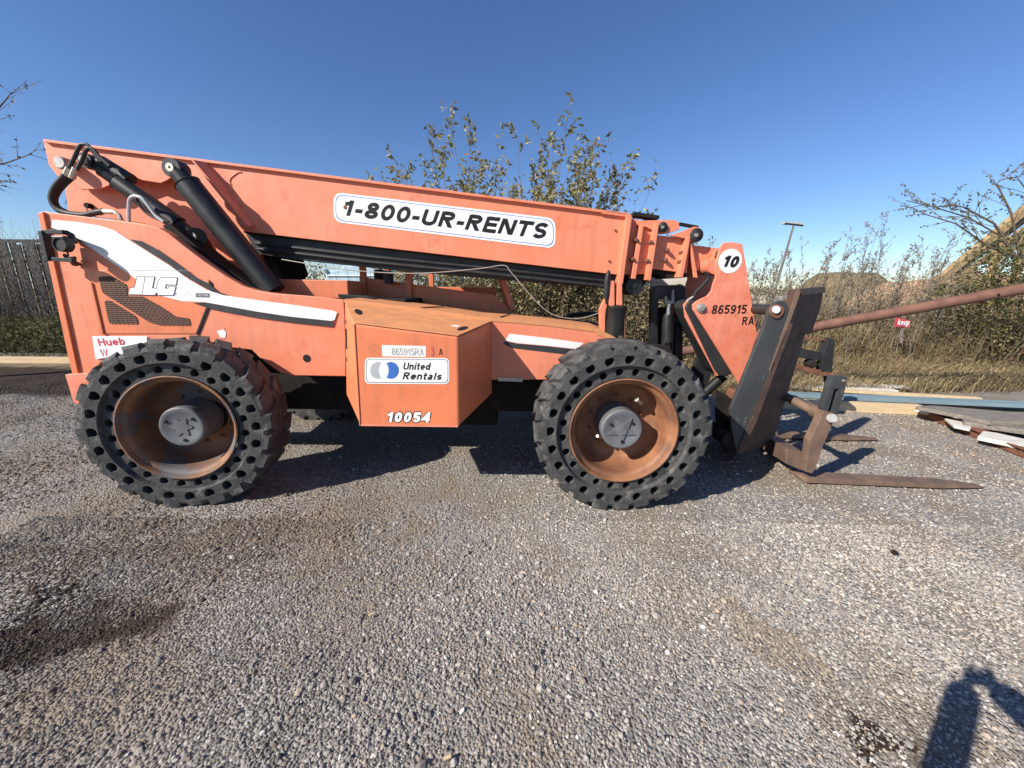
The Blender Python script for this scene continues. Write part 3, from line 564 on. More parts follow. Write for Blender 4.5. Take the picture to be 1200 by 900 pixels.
# ---- tank box between the wheels
TY=2.80
tf=[P(415,379.5,TY),P(536.8,394.5,TY),P(537.5,500,TY),P(422,498.5,TY)]
tb=[P(404,354,BY),P(576,377.5,BY),P(577,461,BY),P(406,463,BY)]
tank=obj('tank_box',MB().loft(tf,tb),M['orange'],TH,.014)
top=[v+Vector((0,-.002,.004)) for v in (tf[0],tf[1],tb[1],tb[0])]
obj('tank_lid',MB().prism(top,(0,0,.006)),M['deck'],tank,.002)
def on_lid(u,v): 
    a=top[0].lerp(top[1],u); b=top[3].lerp(top[2],u); return a.lerp(b,v)+Vector((0,0,.0085))
for u,v in ((.075,.5),(.93,.35)):
    obj('lid_hole',MB().prism([on_lid(u+.030*math.cos(k*math.pi/8),v+.13*math.sin(k*math.pi/8)) for k in range(16)],(0,0,.001)),M['ink'],tank)
obj('paint_mark',MB().prism([on_lid(.82,.40),on_lid(.88,.38),on_lid(.885,.46),on_lid(.83,.47)],(0,0,.0006)),M['white'],tank)
for x,y in ((405.5,377),(407,421)): obj('latch_bolt',MB().lathe(P(x,y,3.22),[(.0005,-.01),(.018,-.008),(.02,.02)],8),M['rust'],tank)
obj('latch_slot',MB().prism([P(404.6,385,3.2),P(407.4,385,3.2),P(407.8,409,3.2),P(405.0,409,3.2)],(0,.004,0)),M['ink'],tank)
for u in (): obj('rivet',MB().lathe(tf[0].lerp(tf[1],u)+Vector((0,-.001,-.022)),[(.0005,-.004),(.006,-.004),(.009,.001)],8),M['orange'],tank)
obj('bottom_fold',MB().prism([tf[3]+Vector((.004,-.003,.012)),tf[2]+Vector((-.004,-.003,.012)),tf[2]+Vector((-.004,-.003,-.004)),tf[3]+Vector((.004,-.003,-.004))],(0,.004,0)),M['jib'],tank,.001)
# weld folds on box edges
obj('edge_fold',MB().tube([tf[0]+Vector((0,-.002,0)),tf[3]+Vector((0,-.002,0))],.005,6),M['faded'],tank)
DY=TY-.0015
def rrect(x0,y0,x1,y1,r,sh=0): return [(x,y+sh*(x-x0)) for x,y in rnd_poly([(x0,y0),(x1,y0),(x1,y1),(x0,y1)],r,5)]
sg=decal('company_sign',rrect(427.5,419.2,526.5,449.6,6,.005),DY,M['label'],tank,label='white rounded company sign with blue and grey rings')
decal('sign_border',rrect(429,420.5,525.2,448.4,5.2,.005),DY-.0006,M['charcoal'],tank,.0005); decal('sign_face',rrect(429.7,421.2,524.5,447.7,4.8,.005),DY-.0012,M['label'],tank,.0005)
decal('logo_ring',[(443+9.4*math.cos(a),434+9.9*math.sin(a)) for a in [k*math.pi/16 for k in range(32)]],DY-.0018,M['greydecal'],tank,.0005)
decal('logo_ring',[(458+9.4*math.cos(a),434+9.9*math.sin(a)) for a in [k*math.pi/16 for k in range(32)]],DY-.0024,M['blue'],tank,.0005)
lens=[]
for k in range(17): a=-math.pi/2+k*math.pi/16; lens.append((444.5+9.6*math.cos(a)*.98,434+9.9*math.sin(a)))
for k in range(17): a=math.pi/2+k*math.pi/16; lens.append((455+9.6*math.cos(a)*.98,434+9.9*math.sin(a)))
cl=[(max(min(x,455.6),444.8),y) for x,y in lens]
decal('logo_overlap',[(449.8+5.6*math.cos(a),434+9.5*math.sin(a)) for a in [k*math.pi/16 for k in range(32)]],DY-.0030,M['label'],tank,.0005)
text('United',(472,433.2),(505.5,433.6),8.4,DY-.0022,M['ink'],tank,shear=.25,off=.025); text('Rentals',(471.5,444.6),(519.5,445.2),8.4,DY-.0022,M['ink'],tank,shear=.25,off=.025)
decal('number_sticker',[(447.5,404.4),(499,405.6),(499,418.4),(448,417.6)],DY,M['white'],tank,label='faded white number sticker')
text('865915RA',(459,416),(496.5,416.6),8,DY-.0014,M['greyink'],tank,off=.0)
text('3',(505,417),(509,417),11,DY,M['redink'],tank); text('A',(514.5,416),(519,416),7.5,DY,M['ink'],tank)
text('10054',(453,494.6),(506,495),11.6,DY,M['ink'],tank,shear=.22,off=.055,outline=.17,gap=.16)
text('10054',(453,494.6),(506,495),11.6,DY-.0012,M['label'],tank,shear=.22,off=.055,gap=.16)
# ---- rear tower that carries the boom
TWY=3.92
tower=plate('boom_tower',[(76,222),(90,205),(150,200),(235,200),(290,262),(300,290),(330,345),(300,345),(240,306),(198,272),(170,262),(80,250),(79,240)],TWY,.03,M['faded'],TH,.005)
obj('boom_tower',MB().prism([P(x,y,TWY)+Vector((0,.42,0)) for x,y in [(76,222),(90,205),(150,200),(235,200),(290,262),(300,290),(330,345),(300,345),(198,300),(80,250)]],(0,.03,0)),M['faded'],TH,.005)
obj('tower_base',MB().box((-2.3,4.05,1.35),(2.6,.7,.55)),M['dark'],TH,.02)
# ---- the boom
OY=3.80
bo=[(50.6,164.5),(57,193),(66,205),(78,214),(95,222),(118,221),(140,212),(156,206),(166,211),(188,214.5),(196,211),(203,206),(215,206),(285,271),(420,287),(560,303),(725,322),(738,251),(500,221.5),(245,189)]
boom=obj('boom',MB().prism([P(x,y,OY) for x,y in bo],(0,.02,0)),M['faded'],TH,.003)
boom['label']='outer boom section'
bb=[(50.6,164.5),(285,271),(725,322),(738,251)]
obj('boom_side',MB().prism([P(x,y,OY)+Vector((0,.40,0)) for x,y in bo],(0,.02,0)),M['faded'],boom)
def strip(a,b,Ya,Yb,th,m,name,parent):
    A,B=P(*a,Ya),P(*b,Ya); d=Vector((B.z-A.z,0,A.x-B.x)).normalized()*th
    if d.z>0: d=-d
    return obj(name,MB().prism([A,B,B+d,A+d],(0,Yb-Ya,0)),m,parent,.002)
strip((50,162.8),(739,250),OY-.03,OY+.45,.022,M['faded'],'boom_top_flange',boom)
strip((285,270),(725,321),OY+.021,OY+.399,.02,M['dark'],'boom_underside',boom)  # shade under the boom painted in: near-black instead of the orange
obj('hose_tray',MB().prism([P(x,y,OY+.07) for x,y in ((286,270),(727,321),(725,338),(480,318),(330,302),(300,297))],(0,.26,0)),M['blacksteel'],boom,.003)  # dark tray; its black also paints the shaded band under the boom
for k,(dy,dz) in enumerate(((.03,.0),(.35,.01),(.02,-.05))):
    a=P(300,285,OY+.03+dy); b=P(726,331,OY+.03+dy); obj('hose',MB().tube([a+Vector((0,0,dz)),a.lerp(b,.3)+Vector((0,0,dz-.012)),a.lerp(b,.6)+Vector((0,0,dz)),b+Vector((0,0,dz))],.014,8),M['hose'],boom)
# cross strap near the rear
a4=[P(225,187,OY-.13),P(243,190,OY-.004),P(298,264,OY-.004),P(289,266,OY-.10)]; obj('boom_strap',MB().prism(a4,(.0,.006,0)),M['jib'],boom,.002); obj('strap_edge',MB().prism([P(223.5,187,OY-.134),P(226.5,187.4,OY-.134),P(291,265,OY-.104),P(288,266.5,OY-.104)],(0,.016,0)),M['faded'],boom)
obj('boom_seam',MB().tube([P(*q,OY-.002) for q in ((283,201.5),(279,202),(275,205),(271,208),(269,212),(271,217))],.006,6),M['jib'],boom)
obj('pivot_pin',MB().lathe(P(68.5,190,OY-.12),[(.0005,0),(.045,0),(.052,.008),(.052,.12)],20),M['pin'],boom)
obj('pivot_pin',MB().lathe(P(100.5,240.5,TWY-.05),[(.0005,0),(.022,0),(.024,.006),(.024,.05)],14),M['dark'],TH)
sgn=[(x,y+.117*(x-391)) for x,y in rnd_poly([(391,225),(651,225.6),(651,261),(391,260)],11,6)]
big=decal('phone_sign',sgn,OY-.003,M['label'],boom,.003,label='large white rounded sign with bold phone lettering')
for gsz,mm,yy in ((2.2,M['blue'],.0008),(3.0,M['label'],.0016)):
    q=[(x,y+.117*(x-391)) for x,y in rnd_poly([(391+gsz,225+gsz),(651-gsz,225.6+gsz),(651-gsz,261-gsz),(391+gsz,260-gsz)],10,6)]
    decal('sign_border',q,OY-.003-yy,mm,boom,.0006)
text('1-800-UR-RENTS',(400,252),(643,280.5),18.6,OY-.0058,M['ink'],boom,shear=.20,off=.032,gap=.09)
obj('bullet_chip',MB().lathe(P(404.5,243,OY-.0065),[(.0005,0),(.018,0),(.016,.002)],12),M['rust'],boom)
# wire rope slack below the boom
obj('slack_cable',MB().tube(curve([P(x,y,OY-.12) for x,y in ((330,304),(360,309),(400,315.5),(450,319.5),(500,320),(560,315),(590,311),(598,318),(615,338),(630,355),(645,367),(660,372),(680,373),(705,366))]),.0045,6),M['zinc'],boom)
# telescoping end
def sec(name,poly,Y,w,m=M['faded'],par=boom): return obj(name,MB().prism([P(x,y,Y) for x,y in poly],(0,w,0)),m,par,.004)
sec('end_flange',((735,251.5),(741,252.5),(730,333),(724.5,332)),OY-.075,.5)
sec('top_pad',((707,249),(712,246.5),(734,249),(738,252.5),(736,254.5),(703,250)),OY-.03,.45)
s2=sec('boom_section',((738,256),(773,262),(763,321),(727,322)),OY+.035,.33)
sec('section_flange',((749.5,264),(754.5,264.5),(745,327),(739.5,326.5)),OY-.03,.44)
sec('section_flange',((767.5,261.5),(772.6,262),(762.5,329),(757.5,328)),OY-.04,.46)
sec('boom_section',((771,275.5),(809,280),(805,320),(763,315)),OY+.05,.30)
sec('underside',((763,315.5),(805,320.5),(805,325),(780,326),(763,318)),OY+.08,.26,M['dark'])
sec('section_flange',((805,277),(809.5,277.5),(800.5,325),(795.5,325)),OY-.03,.44)
sec('gusset',((808.5,285),(811,285.5),(818,326),(813,325)),OY-.01,.02)
sec('boom_section',((811,287),(850,292),(846,322),(811,316)),OY+.065,.27)
sec('section_rib',((838,294),(841,292),(837,305),(841,320),(837.5,320.5),(834.5,305)),OY+.03,.04)
ar=sec('chain_bracket',((746,260),(752,258.5),(790,257.5),(796,260.5),(796,269),(785,273),(775,274.5),(757,266),(747,264.5)),OY+.0,.03)
sec('chain_bracket',((785,276),(802,270),(808,267.5),(814,265.5),(820,266.5),(824,271),(824,277),(820,282),(810,284),(806,280)),OY-.01,.03)
for x,y,r in ((777,266.2,.045),(816.5,275.5,.062)):
    rl=obj('sheave',MB().lathe(P(x,y,OY-.02),[(.0005,-.02),(r*.35,-.02),(r*.4,-.012),(r*.55,-.010),(r*.9,-.004),(r,0),(r,.015),(r,.40)],24),M['blacksteel'],boom)
    obj('sheave_pin',MB().lathe(P(x,y,OY-.045),[(.0005,0),(r*.28,0),(r*.3,.01),(r*.3,.03)],10),M['pin'],rl)
obj('roller',MB().lathe(P(743.5,335.5,OY+.0),[(.0005,0),(.02,0),(.024,.01),(.078,.012),(.082,.02),(.082,.36)],24),M['black'],boom)
sec('roller_bracket',((735,321),(763,322),(752,338),(746,344),(740,344),(733,332)),OY+.05,.03,M['dark'])
for k in range(2): obj('chain',MB().bar(P(796,262.5,OY+.05+.2*k),P(817,266.5,OY+.05+.2*k),.05,.022),M['dark'],boom)
obj('chain',MB().bar(P(741,251.5,OY+.1),P(770,256,OY+.1),.12,.03),M['dark'],boom)
for x,y in ((721,270),(714,306),(746,281),(742,303.5),(763.5,283.5),(759.5,305.5),(783,293),(781,304.5),(800,295.5),(798,306.5)):
    obj('bolt',MB().lathe(P(x,y,OY-.045 if 740<x<770 else OY+.0),[(.0005,-.012),(.011,-.012),(.012,0),(.018,.003),(.019,.05)],8,smooth=False),M['rust'],boom)
# ---- head at the boom tip
JY=3.68
jb=[(848.3,284.3),(859,283.6),(870,286),(876.4,322.7),(887.4,393),(875,430),(866.5,450.5),(859.8,439),(835,399),(812.5,363),(812,357),(816.5,353.2),(822,350),(829,347),(834,341),(836,333),(839,325),(838.5,310),(844.5,289.5)]
head=obj('boom_head',MB().prism([P(x,y,JY) for x,y in jb],(0,.03,0)),M['jib'],TH,.005)
obj('head_side_plate',MB().prism([P(x,y,JY)+Vector((0,.58,0)) for x,y in jb],(0,.03,0)),M['jib'],head,.005)
obj('head_cross_tube',MB().tube([P(838,312,JY+.03),P(838,312,JY+.03)+Vector((0,.55,0))],.07,16),M['jib'],head)
obj('head_inner_plate',MB().prism([P(x,y,JY+.06) for x,y in ((801,357),(806,352),(812,358),(850,436),(840,441),(803,372))],(0,.02,0)),M['jib'],head,.003)
obj('tilt_link',MB().prism([P(x,y,JY+.04) for x,y in ((803,361),(806,354.5),(814,351),(826,362),(858,436),(852,441.5),(843,440.5),(838,434))],(0,.30,0)),M['blacksteel'],head,.012)
obj('head_pin',MB().lathe(P(823,361,JY-.03),[(.0005,0),(.024,0),(.026,.006),(.026,.012),(.042,.014),(.043,.03)],20),M['pin'],head)
obj('hose',MB().tube(curve([P(x,y,JY+.1) for x,y in ((812,352),(815,343),(822,336),(830,326),(826,318))]),.016,8),M['hose'],head); obj('hose_fitting',MB().tube([P(x,y,JY+.08) for x,y in ((803,358),(806,352),(812,348))],.013,8),M['zinc'],head)
dec=obj('number_disc',MB().lathe(P(855.8,306,JY-.003),[(.0005,0),(.106,0),(.106,.003)],40),M['label'],head)
text('10',(845.5,312.4),(866,314),13.5,JY-.0045,M['ink'],head,shear=.2,off=.055)
text('865915',(833.2,368),(875,367.6),10.5,JY-.002,M['ink'],head,shear=.1,off=.02,space=1.15); text('RA',(869.5,381),(883.5,380),9.5,JY-.002,M['ink'],head,shear=.05,off=.02,space=1.2)
# ---- coupler plates carrying the fork frame
CY=3.32
cp_=[(897.5,378),(900,366),(906,356.5),(914,352.5),(921,354),(926,362),(925,378),(868,531),(863,531),(857,500),(856,480)]
coup=obj('coupler',MB().prism([P(x,y,CY) for x,y in cp_],(0,.04,0)),M['coupler'],TH,.006); coup['label']='dark steel tilting coupler carrying the forks'
obj('coupler_pad',MB().loft([P(x,y,CY-.01) for x,y in ((925,378),(929.5,380),(886,496),(868,531),(863,531))],[P(x,y,CY+.06)+Vector((.0,0,0)) for x,y in ((925,378),(929.5,380),(886,496),(868,531),(863,531))]),M['shadedrust'],coup,.003)
cl_=[(927,372),(937,339),(921,352)]
def cf(x,y): # the face swings away from the left edge: further right is deeper
    xe=925-(y-378)*.372 if y>378 else 925+(378-y)*.32
    return P(x,y,CY+.01+max(0,(x-xe))/38*.50)
front=[cf(927,372),cf(937,339),cf(966,336),cf(962,360),cf(951,391),cf(944,392),cf(908,511),cf(895,524),cf(868,531)]
obj('coupler_box',MB().prism(front,(-.02,.10,0)),M['shadedrust'],coup,.006)  # turned from the sun, with shade also painted into its rust
obj('coupler_rim',MB().prism([P(x,y,CY-.01) for x,y in ((934.5,341),(937,338),(938.5,342),(922,388),(904,436),(902,434))],(0,.012,0)),M['forksteel'],coup)
obj('coupler_edge',MB().prism([cf(x,y)-Vector((0,.012,0)) for x,y in ((937,338.5),(966,335.5),(966.5,343),(938,346))],(0,.01,0)),M['forksteel'],coup,.003)
obj('coupler_pin',MB().lathe(P(910.5,363,CY-.03),[(.0005,0),(.030,0),(.032,.006),(.032,.014)],20),M['white'],coup); obj('pin_boss',MB().lathe(P(911,365,CY-.016),[(.03,0),(.056,0),(.058,.01),(.06,.02)],24),M['rust'],coup)
obj('coupler',MB().prism([P(x,y,CY)+Vector((0,.9,0)) for x,y in cp_],(0,.04,0)),M['blacksteel'],TH,.006)
obj('coupler_tube',MB().tube([P(911,364,CY+.05),P(911,364,CY+.05)+Vector((0,.85,0))],.045,12),M['blacksteel'],coup)
obj('coupler_tube',MB().tube([P(855,516,CY+.02),P(855,516,CY+.02)+Vector((0,1.0,0))],.07,16),M['dark'],coup)
obj('lower_link',MB().loft([P(x,y,3.55) for x,y in ((838,455),(862,470),(866,530),(846,528),(838,490))],[P(x,y,4.4) for x,y in ((838,455),(862,470),(866,530),(846,528),(838,490))]),M['dark'],coup,.01)
obj('tilt_cylinder',MB().tube([P(848,440,3.9),P(815,470,4.0)],.05,14),M['black'],head)
obj('valve_block',MB().box(P(862,462,3.62),(.10,.16,.09)),M['rust'],head,.01); obj('valve_block',MB().box(P(846,465,3.7),(.16,.12,.05)),M['blacksteel'],head,.01)
obj('cross_tube',MB().tube([P(907,458,3.95),P(935,472,3.55),P(956,483,3.38)],.042,14),M['forksteel'],coup)
obj('cross_tube_sleeve',MB().tube([P(955,482,3.40),P(973,490,3.22)],.062,18),M['forksteel'],coup); obj('tube_end',MB().tube([P(971,489,3.26),P(975,490,3.16)],.038,14),M['zinc'],coup)
# far cross pieces
obj('lower_beam',MB().loft([P(x,y,3.28) for x,y in ((922,526),(943,531),(941,552),(920,543))],[P(x,y,4.5) for x,y in ((880,500),(900,503),(898,520),(878,516))]),M['forksteel'],coup,.006)
obj('brace',MB().prism([P(x,y,3.9) for x,y in ((914,470),(917,463),(915,480),(904,496),(899,494))],(0,.05,0)),M['forksteel'],coup,.004); obj('brace',MB().prism([P(x,y,4.1) for x,y in ((900,497),(905,508),(898,512),(892,505))],(0,.06,0)),M['forksteel'],coup,.004)
def fork(off,label,nf):
    o3=Vector((.12*(off>0),off,0)); Y0=3.2
    q=lambda pts,Y=Y0:[P(x,y,Y)+o3 for x,y in pts]
    A_=G(946,560,.065); B_=G(1104,567.8,.058); C_=G(1154,571,.035); K_=G(936,556,.06)
    ring=lambda p,w,zb:[Vector((p.x,p.y,zb))+o3,p+o3,p+o3+Vector((0,w,0)),Vector((p.x,p.y+w,zb))+o3]
    fm=MB(); rs=[ring(K_,.15,.03),ring(A_,.15,.015),ring(B_,.14,.018),ring(C_,.08,.026)]
    fm.add([p for r_ in rs for p in r_],[(i_*4+k_,i_*4+(k_+1)%4,i_*4+4+(k_+1)%4,i_*4+4+k_) for i_ in range(3) for k_ in range(4)]+[(3,2,1,0),(12,13,14,15)])
    f_=obj('fork',fm,M['forksteel'],TH,.003); f_['label']=label
    lo=MB().prism(q([(966,480),(970.5,482.5),(976,484),(981.5,486),(978,492),(975,499),(963,527),(956,549),(952,555),(944,553),(949,516),(958,498)]),(0,.075,0))
    obj('shank',lo,M['forksteel'],f_,.004)
    up=MB().prism(q([(977,441),(993,441.5),(990.5,456),(984,456),(978,455.5),(971.5,454)]),(0,.06,0)).prism(q([(971.5,454),(978,455.5),(970.5,482.5),(964,480)]),(0,.06,0)).prism(q([(984,456),(990.5,456),(981.5,486),(976,484)]),(0,.06,0))
    obj('hook_plate',up,M['coupler'],f_,.002)
    obj('shank_bolt',MB().lathe(q([(988,446)])[0]-Vector((0,.012,0)),[(.0005,0),(.010,0),(.011,.014)],8),M['pin'],f_)
    pass
    return f_
fork(0,'near fork lying on the gravel',1)
tipz=[P(1150,573.5,3.2).z]
fork(1.15,'far fork in the shade of the coupler',2)
# ---- hydraulic cylinders at the rear
def cyl(name,a,b,r,rod=None,Ya=3.66,Yb=3.66,m=M['black'],parent=TH,eye=.05,split=.8):
    A,B=P(*a,Ya),P(*b,Yb); o=obj(name,MB().tube([A.lerp(B,.10),A.lerp(B,.115),A.lerp(B,.12),B],[r*.8,r*1.06,r,r],24),m,parent)
    obj('cylinder_eye',MB().tube([A+Vector((0,-.05,0)),A+Vector((0,.07,0))],eye,20),m,o); obj('cylinder_pin',MB().lathe(A+Vector((0,-.064,0)),[(.008,.006),(.010,0),(.033,0),(.034,.016)],18),M['zinc'],o)
    obj('rod',MB().tube([A.lerp(B,.03),A.lerp(B,.12)],r*.72,16),m if rod is None else rod,o)
    return o,A,B
lift,A,B=cyl('lift_cylinder',(206,198.5),(322,342),.098,eye=.075,Ya=3.55,Yb=3.55)
comp,A2,B2=cyl('slave_cylinder',(106,190),(226,275),.052,Ya=3.60,Yb=3.60,eye=.06)
obj('cylinder_sleeve',MB().tube([A2.lerp(B2,.25),A2.lerp(B2,.265),A2.lerp(B2,.27),A2.lerp(B2,.86)],[.06,.074,.070,.070],20),M['black'],comp)
obj('cylinder_sleeve',MB().tube([A2.lerp(B2,.04)+Vector((.04,.02,.03)),A2.lerp(B2,.32)+Vector((.05,.02,.05))],.055,14),M['blacksteel'],comp)
obj('cylinder_eye',MB().tube([P(231,277,3.56),P(231,277,3.68)],.072,20),M['black'],comp); obj('cylinder_pin',MB().lathe(P(224.5,277,3.54),[(.008,.006),(.010,0),(.036,0),(.037,.016)],18),M['zinc'],comp)
plate('cylinder_bracket',[(212,281),(235,270),(248,284),(256,308),(240,300)],3.70,.03,M['faded'],TH)
plate('grime_gutter',[(190,264),(200,262),(232,290),(262,313),(300,338),(320,345),(285,336),(240,308),(198,275)],3.45,.2,M['dark'],TH)
# hoses
hz=[((119,190),(112,182),(105,172),(99,169),(93,172),(86,187),(80,199)),((129,195),(117,184),(108,174),(101,176),(96,188),(90,199))]
for q in hz: obj('steel_line',MB().tube(curve([P(x,y,3.5) for x,y in q]),.014,8),M['hose'],TH)
for a,b in (((81,197),(76,207)),((89,197),(84,209))): obj('hose_fitting',MB().tube([P(*a,3.5),P(*b,3.5)],.022,8),M['zinc'],TH)
obj('hose',MB().tube(curve([P(x,y,3.49) for x,y in ((76,206),(66,217),(61,228),(62,238),(69,246),(80,250),(98,252),(110,249.5),(122,247.5))]),.024,10),M['hose'],TH)
obj('hose',MB().tube(curve([P(x,y,3.52) for x,y in ((85,207),(76,215),(68,224),(64,234),(68,243),(78,249))]),.022,10),M['hose'],TH)
obj('hose_fitting',MB().tube([P(x,y,3.49) for x,y in ((121,247.8),(134,248.5),(140,252),(142,258))],[.022,.018,.014,.018],8),M['zinc'],TH)
obj('steel_line',MB().tube(curve([P(x,y,3.45) for x,y in ((151,260),(151,243),(152,234),(157,230),(166,232),(173,240),(182,252),(192,260))]),.013,8),M['greydecal'],TH)
obj('steel_line',MB().tube(curve([P(x,y,3.47) for x,y in ((160,231),(165,243),(176,253),(190,259),(197,260))]),.009,8),M['hose'],TH)
obj('wire',MB().tube(curve([P(x,y,3.8) for x,y in ((101,243),(104,248),(113,255))]),.004,5),M['hose'],TH)
obj('hose_bundle',MB().tube([P(x,y,4.1) for x,y in ((298,292),(306,300),(316,312),(325,330),(330,345))],.07,8),M['hose'],TH)
obj('hose_bundle',MB().tube([P(x,y,4.0) for x,y in ((296,300),(306,310),(315,325),(318,345))],.04,8),M['dark'],TH)
plate('tower_side',[(262,290),(350,292),(360,322),(340,346),(300,346)],4.25,.03,M['dark'],TH)
# rear work lamp in its guard
LY=3.12
lamp=obj('work_lamp',MB().lathe(P(71,286.5,LY),[(.0005,-.002),(.044,-.002),(.046,-.012),(.053,-.012),(.055,.01),(.053,.05),(.03,.075),(.0005,.078)],24),M['hose'],TH)
for a,b,c in (((52,272),(76,272),3),((53,303.5),(87,305),3),((51.5,271),(59,305),7)):
    A=P(*a,LY+.06);B=P(*b,LY+.06); obj('lamp_guard',MB().bar(A,B,.03,.012*c if c<5 else .06,(0,1,0) if c<5 else (0,1,0)),M['blacksteel'],lamp,.002)
obj('lamp_guard',MB().tube([P(*q,Yq) for q,Yq in (((76,272),LY+.06),((84,276),BY-.1),((84,280),BY-.02))],.02,8),M['black'],lamp); obj('lamp_guard',MB().tube([P(83,303,LY+.06),P(87,309,BY-.08),P(90,309,BY-.01)],.02,8),M['black'],lamp)
obj('lamp_bracket',MB().box(P(76,281,LY+.08),(.10,.10,.05)),M['black'],lamp,.008); obj('lamp_wire',MB().tube([P(*q,LY+.1) for q in ((76,290),(80,298),(79,304),(85,306))],.006,6),M['hose'],lamp); obj('lamp_arm',MB().tube([P(76,299,LY+.05),P(79,304,LY+.1),P(88,302,BY-.02)],.014,6),M['black'],lamp)
# ---- cab on the far side
KY=4.35
cab=obj('cab',MB().prism([P(x,y,KY) for x,y in ((421,324),(470,331),(520,338),(560,343),(578,345),(601,366),(601,372),(560,395),(432,395),(423,350))],(0,.03,0)),M['orange'],TH,.004)
cab['label']='open orange operator cab on the far side'
kx0=P(421,330,KY).x; kx1=P(578,330,KY).x
def post(xa,za,xb,zb,Y,w=.06,m=M['orange']): return obj('cab_post',MB().bar((xa,Y,za),(xb,Y,zb),.06,w,(0,1,0)),m,cab,.006)
post(kx0+.05,1.5,kx0+.05,2.55,KY); post(kx0+.55,1.5,kx0+.55,2.55,KY,.12); post(P(601,366,KY).x,1.5,P(572,308,KY).x,2.3,KY,.09)
for x in (kx0+.05,kx0+.62): post(x,1.0,x,2.62,KY+.85,.07)
post(P(601,366,KY).x,1.2,P(572,308,KY).x,2.3,KY+.85,.09)
obj('cab_roof',MB().box(((kx0+P(572,308,KY).x)/2,KY+.43,2.60),(P(572,308,KY).x-kx0+.1,.98,.06)),M['orange'],cab,.02)
obj('cab_far_wall',MB().box(((kx0+kx1)/2,KY+.86,1.3),(kx1-kx0,.03,.9)),M['orange'],cab,.01)
obj('cab_floor',MB().box(((kx0+kx1)/2,KY+.43,1.0),(kx1-kx0,.85,.05)),M['dark'],cab)
st=obj('seat',MB().box((kx0+.35,KY+.45,1.30),(.45,.45,.14)),M['black'],cab,.03); obj('headrest',MB().box((kx0+.13,KY+.45,1.66),(.12,.42,.55)),M['black'],cab,.03)
obj('mirror',MB().tube([P(456,321,KY-.12),P(456,333,KY-.12)],[.04,.05],10),M['black'],cab)
obj('beacon',MB().lathe((P(478,226,KY+.3).x,KY+.3,2.64),[(.0005,.17),(.05,.16),(.055,.05),(.06,0)],16,ax='z'),M['orange'],cab); obj('roof_lug',MB().box((P(503,230,KY+.3).x,KY+.3,2.70),(.09,.05,.2)),M['faded'],cab,.01)
# inner orange box ahead of the tower
bx=obj('valve_box',MB().prism([P(x,y,3.72) for x,y in ((318,327),(407,328.5),(408,346),(400,350),(330,348))],(0,.34,0)),M['orange'],TH,.006)
plate('black_cover',[(396,344.5),(430,347),(440,351),(428,353.5),(410,352),(396,348)],3.6,.2,M['black'],TH)
# ---- stabiliser on the front axle
SY=3.45
ob_=obj('stabiliser',MB().lathe(Vector((P(720,390,SY).x,SY,P(720,392,SY).z)),[(.0005,0),(.087,0),(.087,P(720,363,SY).z-P(720,392,SY).z),(.090,P(720,362,SY).z-P(720,392,SY).z),(.090,P(720,359,SY).z-P(720,392,SY).z),(.06,P(720,357,SY).z-P(720,392,SY).z),(.0005,P(720,357,SY).z-P(720,392,SY).z)],28,ax='z'),M['black'],TH)
ob_['label']='upright black stabiliser cylinder'
for x0 in (713.5,722.5): obj('lug',MB().prism([P(x,y,SY-.06) for x,y in rnd_poly([(x0,359),(x0+1,331),(x0+6.5,328),(x0+7,359)],3)],(0,.10,0)),M['faded'],ob_,.004)
obj('side_strap',MB().prism([P(x,y,SY-.03) for x,y in ((703,362),(709,350),(713,352),(709.5,366),(709,398),(703.5,398))],(0,.06,0)),M['faded'],ob_,.004)
obj('boot',MB().tube([P(711,357,SY-.05),P(710.5,345,SY-.05),P(711.5,330,SY-.05),P(713,320,SY-.05),P(713.5,316.5,SY-.05)],[.008,.024,.026,.020,.008],10),M['hose'],ob_)
obj('side_bolt',MB().tube([P(731.5,361,SY-.05),P(732,396,SY-.05)],.010,6),M['rust'],ob_)
# frame levelling cylinder and its stand
LVY=4.1
stn=obj('levelling_stand',MB().prism([P(x,y,LVY) for x,y in ((764.5,338),(770,336),(771,345),(771,420),(763,420))],(0,.10,0)).prism([P(x,y,LVY) for x,y in ((795,352),(800,352),(799,420),(790,420))],(0,.10,0)),M['black'],TH,.004)
obj('stand_head',MB().prism([P(x,y,LVY-.01) for x,y in rnd_poly([(767,335),(803,334),(804,356),(799,357),(796,352),(772,351),(767,352)],3)],(0,.14,0)),M['coupler'],stn,.01)
obj('clevis',MB().prism([P(x,y,LVY-.09) for x,y in ((779,348),(782,347),(783,353),(787,353),(788,340),(790,339),(791,356),(779.5,357))],(0,.05,0)),M['pin'],stn,.003)
obj('rod',MB().tube([P(784,355,LVY-.07),P(783.5,370,LVY-.07)],[.02,.028],14),M['chrome'],stn); obj('levelling_cylinder',MB().tube([P(783.5,368,LVY-.06),P(783,372,LVY-.06),P(781,425,LVY-.06)],[.05,.058,.06],20),M['black'],stn)
obj('rear_wall',MB().prism([P(x,y,LVY+.3) for x,y in ((763,360),(800,360),(800,430),(763,430))],(0,.03,0)),M['dark'],stn)
tp=obj('far_frame',MB().prism([P(x,y,LVY+.55) for x,y in ((756,327),(822,320),(823,326),(808,330),(806,346),(800,348),(800,334),(770,335),(770,345),(764,345),(764,332),(756,333))],(0,.08,0)),M['plankwhite'],TH,.01); tp['label']='pale dusty frame plate'
# front fender hoop seen as a dark arc
obj('fender',MB().tube([P(x,y,4.9) for x,y in ((655,376),(672,369),(690,367.5),(706,369),(714,380))],.03,8),M['black'],TH)
